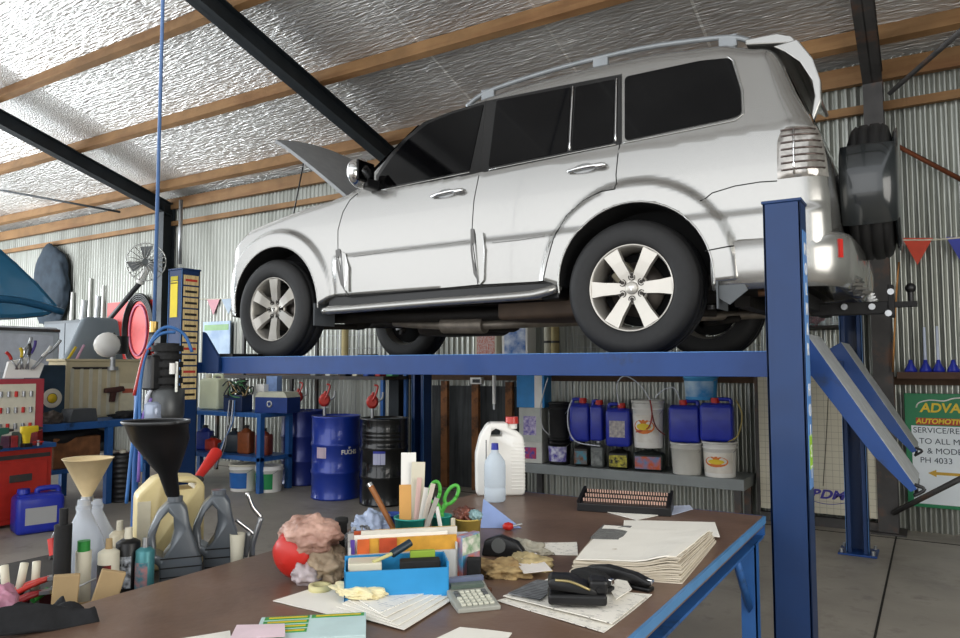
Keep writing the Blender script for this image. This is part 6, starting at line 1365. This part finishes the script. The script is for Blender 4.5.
for a, bz, lb, la in (((571, 592, 398), tops[575], 'blue jerry can with a red cap, leftmost of the blue cans', None), ((592, 605, 400), tops[592], 'narrow blue jerry can seen edge on beside the leftmost blue can', None), ((607, 632, 403), tops[609], 'blue jerry can with a pale label beside the orange labelled bucket', lab('l_pl', '#c8c0b8', '#8f8a90', 30)),
                      ((670, 701, 400), zA, 'blue jerry can on the plain white bucket', None), ((701, 734, 398), zB, 'blue jerry can on the orange labelled right hand bucket', None)):
    p, w_, h_ = onG(*a[:3], bz); jerrycan(lb, p, w_*.96, .2, h_, blueP, redp, FG, 'blue jerry cans on the grey shelf', -.05 if a[0] > 660 else .1, la)
p, w_, h_ = onG(682, 716, 373, at(699, 400, Y=YI).z); p.y += .1; bucket('light blue and white tub perched above the blue jerry cans', p, w_/2, h_, lab('tub_b', '#2f8fd0', '#58a8dc', 5), white, lab=lab('tub_r', '#2a84c8', '#c4dcea', 5))
# hose loops on the containers
for k, pts in enumerate(([(548, 378), (543, 395), (540, 412), (543, 428), (550, 435)], [(572, 400), (568, 412), (569, 430), (577, 442), (600, 446)], [(619, 405), (617, 385), (625, 376), (640, 385), (650, 400)], [(650, 400), (652, 415), (648, 428), (636, 432)], [(655, 398), (663, 390), (674, 388), (680, 400)], [(736, 400), (742, 415), (738, 435), (728, 442)], [(650, 400), (655, 425), (665, 435)])):
    q0 = at(*pts[0], Y=YI-.14); t = thing('pump_hose', ('clear hose looping beside the blue carton', 'clear hose curling round the leftmost blue can', 'pale hose arching over the labelled blue can', 'red hose curling over the orange labelled bucket', 'white hose arching right of the stacked bucket', 'amber hose at the right of the right hand blue can', 'dark red hose falling over the stacked bucket')[k], 'hose', q0)
    b = MB(); b.tube([at(*q, Y=YI-.14)-q0 for q in pts], .0065, 6, sub=6); b.build('hose_line', (steel, hw, hw, mat('hose_red', '#a8302c', .4), hw, mat('hose_amber', '#9c8a4a', .4), mat('hose_dkred', '#6c2420', .4))[k], t)
# wall shelf under the car: boxes and rolls
zh = 1.43; xw0, xw1 = at(415, 360, Y=6.95).x, at(762, 360, Y=6.95).x
single(MB().box(xw0, xw1, -.12, .2, -.02, 0), 'wall_shelf', dsteel, 'long dark wall shelf hidden behind the lift rail', 'shelf', (0, 7.0, zh))
for lb, px0, px1, m_, l_ in (('white carton with small red print under the car', 478, 503, offw, lab('l_rp', '#d8c8c0', '#c86858', 60)), ('white carton with blue splashes under the car', 505, 534, white, lab('l_bs', '#dfe6ee', '#3a6ab0', 8))):
    p = col((px0+px1)/2, Y=7.02, z=zh); k_ = mpp(Vector((p.x, p.y, 1.4))); w_ = (px1-px0)*k_; h_ = at((px0+px1)/2, 318, Y=7.02).z-zh
    t = thing('wall_carton', lb, 'box', p, 0); b = MB(); b.box(-w_/2, w_/2, -.1, .1, 0, h_, bev=.003); b.build('carton_body', m_, t); b = MB(); b.box(-w_*.4, w_*.42, -.102, -.1, h_*.1, h_*.9); b.build('print', l_, t)
for k, px_ in enumerate((549, 556)):
    p = col(px_, Y=7.0, z=zh); h_ = at(px_, 318, Y=7.0).z-zh; t = thing('rolled_chart', ('pale rolled chart right of the blue splashed carton', 'yellowish rolled chart, right of the pair')[k], 'roll', p); b = MB(); b.cyl((0, 0, 0), (0, 0, h_), .045); b.build('roll_body', mat('rollm%d' % k, ('#c8c4b0', '#b0a070')[k], .7), t); b = MB(); b.cyl((0, 0, h_*.45), (0, 0, h_*.5), .047); b.build('band', dsteel, t)
a_, c_ = at(575, 318, Y=7.1), at(762, 357, Y=7.1); b = MB()
for k in range(12): x_ = a_.x+(c_.x-a_.x)*k/11; b.cyl((x_, 0, zh), (x_, 0, a_.z), .004, n=5)
for k in range(4): b.cyl((a_.x, 0, zh+.03+k*.14), (c_.x, 0, zh+.03+k*.14), .004, n=5)
single(b, 'wire_grid', steel, 'wire grid panel standing on the wall shelf behind the rear wheel', 'grid', (0, 7.12, 0))
# ============================================================ right end
tile = mat('panel_cream', '#c9c3ae', .5, 0, .06, 4)
nt, N, L = nodes(tile); bs = N['Principled BSDF']; src = bs.inputs['Base Color'].links[0].from_socket; br = N.new('ShaderNodeTexBrick'); tc = N.new('ShaderNodeTexCoord'); sx_ = N.new('ShaderNodeSeparateXYZ'); cx2 = N.new('ShaderNodeCombineXYZ')
L.new(tc.outputs['Object'], sx_.inputs[0]); L.new(sx_.outputs['X'], cx2.inputs['X']); L.new(sx_.outputs['Z'], cx2.inputs['Y']); L.new(cx2.outputs[0], br.inputs['Vector'])
br.offset = 0; br.inputs['Scale'].default_value = 1; br.inputs['Brick Width'].default_value = .055; br.inputs['Row Height'].default_value = .055; br.inputs['Mortar Size'].default_value = .0016
br.inputs['Mortar'].default_value = rgb('#9a9484'); L.new(src, br.inputs['Color1']); L.new(src, br.inputs['Color2']); L.new(br.outputs['Color'], bs.inputs['Base Color'])
a_, c_ = at(757, 376, Y=7.05), at(884, 512, Y=7.05); z0 = at(800, 512, Y=7.05).z
t = thing('tiled_panel', 'cream tiled panel leaning on the wall behind the rear lift post', 'panel', ((a_.x+c_.x)/2, 7.1, 0)); w_ = c_.x-a_.x; h_ = a_.z
b = MB(); b.box(-w_/2, w_/2, -.03, .03, max(.08, z0-.0), h_, bev=.003); b.build('panel_sheet', tile, t)
b = MB(); b.box(-w_/2-.03, -w_/2, -.035, .035, .08, h_+.02); b.build('panel_edge', dsteel, t)
b = MB(); b.box(-w_/2, w_/2, -.03, .03, 0, .08); b.build('plinth', dsteel, t)
q = at(827, 495, Y=7.06); text('BDM', .105, facing(q.x-t.location.x, -.033, q.z, 0), mat('logo_violet', '#3c3494', .5), t, 'logo', shear=.3, bold=.004, sx=1.2)
b = MB(); b.tube([(q.x-t.location.x-.16+.32*k/10, -.033, q.z-.05-.03*math.sin(PI*k/10)) for k in range(11)], .003, 5); b.build('logo_swoosh', mat('logo_violet', '#3c3494', .5), t)
a_ = [at(*w, Y=7.06) for w in ((829, 375), (828, 400), (826, 440), (823, 486))]; b = MB(); b.tube([Vector((w.x-t.location.x, -.033, w.z)) for w in a_], .003, 5, sub=4); b.build('crack', mat('crack_dark', '#4a463e', .8), t)
# sign
gsm = mat('sign_green', '#0f7a4a', .45, 0, .05); a_, c_ = at(904, 393, Y=7.22), at(905, 503, Y=7.2); zt_, zb_ = a_.z, at(905, 505, Y=7.22).z; xs0 = a_.x; WS = 1.25
t = thing('service_sign', 'green and white automotive service sign with an arrow, at the right edge', 'sign', (xs0, 7.2, zb_)); hs = zt_-zb_
b = MB(); b.box(0, WS, -.008, .012, 0, hs, bev=.003); b.build('sign_board', gsm, t)
k_ = mpp(Vector((xs0, 7.2, 1))); zz1 = at(930, 426, Y=7.19).z-zb_; b = MB(); b.prism([(.045, .03), (WS-.045, .03), (WS-.045, zz1), (.045, zz1)], -.0105, -.008, 'y'); b.build('white_field', mat('sign_white', '#dfe6ea', .4, 0, .04, 3), t)
def sl(px_, py_): q = at(px_, py_, Y=7.185); return q.x-xs0, q.z-zb_
def line(s, px_, py_, size, m_, **kw):
    x_, z_ = sl(px_, py_); return text(s, size, facing(x_, -.0125, z_), m_, t, 'lettering', align='LEFT', **kw)
b = MB(); x_, z_ = sl(916, 421); b.box(x_, WS-.05, -.0115, -.009, z_-.028, z_+.028); b.build('red_band', mat('band_red', '#b03a1c', .5), t)
inkm = mat('sign_ink', '#2c3e4c', .6)
line('ADVANCED', 920, 408, .105, yel, shear=.15, bold=.003); line('AUTOMOTIVE SERVICE', 916, 421, .056, yel, shear=.15, bold=.002)
line('SERVICE/REPAIRS', 913, 430, .066, inkm); line('TO ALL MAKES', 919, 441, .066, inkm); line('& MODELS', 927, 451, .066, inkm); line('PH 4033', 920, 460, .066, inkm)
x_, z_ = sl(928, 473); b = MB(); b.prism([(x_, z_), (x_+.06, z_+.03), (x_+.06, z_+.012), (x_+.5, z_+.012), (x_+.5, z_-.012), (x_+.06, z_-.012), (x_+.06, z_-.03)], -.0125, -.0105, 'y'); b.build('arrow', mat('arrow_gold', '#c8a032', .5), t)
x_, z_ = sl(916, 404); b = MB(); b.tube([(x_, -.012, z_-.03), (x_+.02, -.012, z_+.01), (x_+.10, -.012, z_+.035), (x_+.2, -.012, z_+.03), (x_+.28, -.012, z_+.055), (x_+.45, -.012, z_+.06), (x_+.6, -.012, z_+.03)], .006, 6, sub=4); b.build('car_outline', white, t)
# shelf with blue funnels
zf = at(930, 372, Y=7.0).z; x0 = at(897, 372, Y=7.0).x
t = thing('bottle_shelf', 'narrow brown edged wall shelf at the right edge', 'shelf', (x0, 7.1, zf)); b = MB(); b.box(0, 1.6, -.12, .13, -.02, 0); b.build('shelf_board', mat('shelf_blue', '#3c66a8', .5), t); b = MB(); b.box(0, 1.6, -.13, -.12, -.055, -.0); b.build('shelf_edge', mat('edge_brown', '#4f3626', .7), t)
for k, (px_, top) in enumerate(((914, 362), (929, 327), (942, 326), (957, 360))):
    p = col(px_, Y=7.05, z=zf); h_ = at(px_, top, Y=7.05).z-zf; t = thing('blue_plunger', ('short blue funnel at the left end of the right hand wall shelf', 'blue funnel with a tall pale stem, left of the pair', 'blue funnel with a tall pale stem, right of the pair', 'short blue funnel at the right edge of the photo')[k], 'funnel', p, 0, 'blue funnels on the right hand shelf')
    b = MB(); b.lathe([(0, 0), (.045, 0), (.045, .02), (.018, .07), (.014, .10), (0, .10)], 20); b.build('funnel_bowl', blueP, t)
    if h_ > .2: b = MB(); b.cyl((0, 0, .09), (0, 0, h_), .012, .010); b.build('stem', mat('stem_pale', '#c6d0e4', .3), t)
# bunting
def bunting(label, a_, c_, flags, y, cat='bunting'):
    q0 = at(*a_, Y=y); q1 = at(*c_, Y=y); t = thing('bunting', label, cat, q0); b = MB(); b.tube([Vector((0, 0, 0)), (q1-q0)*.5+Vector((0, 0, -.02)), q1-q0], .008, 6, sub=3); b.build('string', offw, t)
    for x0_, x1_, yt, yb, m_ in flags:
        a1, a2, a3 = at(x0_, yt, Y=y), at(x1_, yt, Y=y), at((x0_+x1_)/2, yb, Y=y); b = MB(); b.prism([(a1.x-q0.x, a1.z-q0.z), (a2.x-q0.x, a2.z-q0.z), (a3.x-q0.x, a3.z-q0.z)], -.004, .0, 'y'); b.build('flag', m_, t)
    return t
bunting('string of small flags with a red and a blue pennant, at the right', (893, 240), (990, 234), ((902, 933, 238, 265, mat('flag_red', '#d8482c', .6)), (946, 976, 237, 262, mat('flag_blue', '#3a44a8', .6)), (990, 1010, 236, 262, mat('flag_red', '#d8482c', .6))), 7.15)
bunting('string of faded flags left of the front wheel', (196, 299), (246, 296), ((207, 220, 299, 315, mat('flag_pink', '#d89aa4', .6)), (221, 236, 298, 314, mat('flag_pale', '#aebfd0', .6))), 7.26)
a_, c_ = at(201, 322, Y=7.15), at(227, 366, Y=7.15); t = thing('wall_poster', 'pale blue poster with a green heading beside the left lift post', 'poster', ((a_.x+c_.x)/2, 7.2, c_.z)); w_ = c_.x-a_.x; h_ = a_.z-c_.z
b = MB(); b.box(-w_/2, w_/2, -.01, .01, 0, h_); b.build('poster_sheet', lab('poster', '#b4cbe0', '#7f9cc0', 3), t); b = MB(); b.box(-w_*.45, w_*.45, -.012, -.01, h_*.80, h_*.93); b.build('green_heading', mat('head_green', '#7fae6a', .5), t)
p = at(817, 326, Y=6.9); t = thing('clear_tub', 'clear tub with red contents on a stand behind the tow bar', 'tub', (p.x, 6.95, 0)); k_ = mpp(p)
b = MB(); b.box(-.16, .16, -.1, .1, p.z, p.z+.28, bev=.01); b.build('tub_shell', clear, t); b = MB(); b.blob((-.03, 0, p.z+.13), (.1, .07, .1), .4, 3, 4, 51); b.build('red_contents', mat('red_stuff', '#c03a48', .5, 0, .4, 20), t); b = MB(); b.box(-.17, .17, -.12, .35, p.z-.02, p.z); b.build('bracket', dsteel, t)
# copper pipe and cable on the right column
a_ = at(897, 285, Y=6.98); c_ = at(893, 330, Y=6.98); t = thing('copper_pipe', 'thin copper pipe hanging beside the right steel column', 'pipe', at(893, 372, Y=6.98)); b = MB(); q0 = t.location; b.tube([Vector((0, 0, 0)), at(896, 300, Y=6.98)-q0, at(899, 262, Y=6.98)-q0], .009, 6, sub=3); b.build('pipe_line', mat('copper', '#a87848', .4, .7), t)


a_, c_ = at(54, 322, Y=6.95), at(98, 370, Y=6.95)
t = thing('dark_locker', 'dark steel locker against the back wall behind the grey guard', 'locker', ((a_.x+c_.x)/2, 6.98, 0)); w_ = c_.x-a_.x
b = MB(); b.box(-w_/2, w_/2, -.2, .2, 0, a_.z, bev=.01); b.build('locker_body', mat('locker', '#3f4448', .55, .2, .3, 3), t)
for s_ in (-1, 1):
    b = MB(); b.box(min(0, s_*w_*.48)+.01, max(0, s_*w_*.48)-.01, -.215, -.2, .06, a_.z-.05, bev=.003); d0 = b.build('door', mat('locker_door', '#4b5156', .5, .2, .3, 3), t)
    b = MB(); b.box(s_*.06-.01, s_*.06+.01, -.23, -.215, a_.z*.5, a_.z*.5+.12); b.build('door_handle', steel, d0)
# repeats share a group phrase
GR = {'steel_drum': 'steel drums under the lift', 'timber_post': 'timber posts leaning on the back wall', 'small_tin': 'small tins on the steel rack', 'hanging_part': 'metal pipes hung on the back wall', 'tape_roll': 'tape rolls on the bench', 'sheet_of_paper': 'loose sheets on the work bench',
      'rag': 'rags on the work bench', 'card': 'small cards on the work bench', 'stapler': 'staplers on the work bench', 'spray_can': 'spray cans on the side trolley', 'clear_bottle': 'clear bottles on the side trolley', 'wooden_block': 'wooden blocks in the tray', 'screwdriver': 'screwdrivers in the tool tray', 'putty_knife': 'scrapers in the tool tray', 'pliers': 'pliers in the tool tray',
      'cordless_drill': 'cordless drills on the red cabinet', 'small_carton': 'small cartons on the red cabinet', 'dangling_cable': 'cables hanging over the blue shelving', 'pump_hose': 'hoses on the oil containers', 'rolled_chart': 'rolled charts on the wall shelf', 'wall_carton': 'cartons on the wall shelf', 'oil_carton': 'cartons at the left end of the grey shelf',
      'bucket': 'buckets of oil and grease', 'paper_strip': 'strips in the teal cup', 'ruler': 'rulers in the teal cup', 'pen': 'pens in the cups', 'sweet_wrapper': 'wrappers in the yellow cup', 'pen_cup': 'pen cups on the bench', 'bunting': 'flag strings on the back wall', 'leaning_pole': 'poles leaning by the grey guard'}
for o in list(bpy.data.objects):
    if o.parent is None and 'label' in o and 'group' not in o:
        g = GR.get(o.name.split('.')[0])
        if g: o['group'] = g
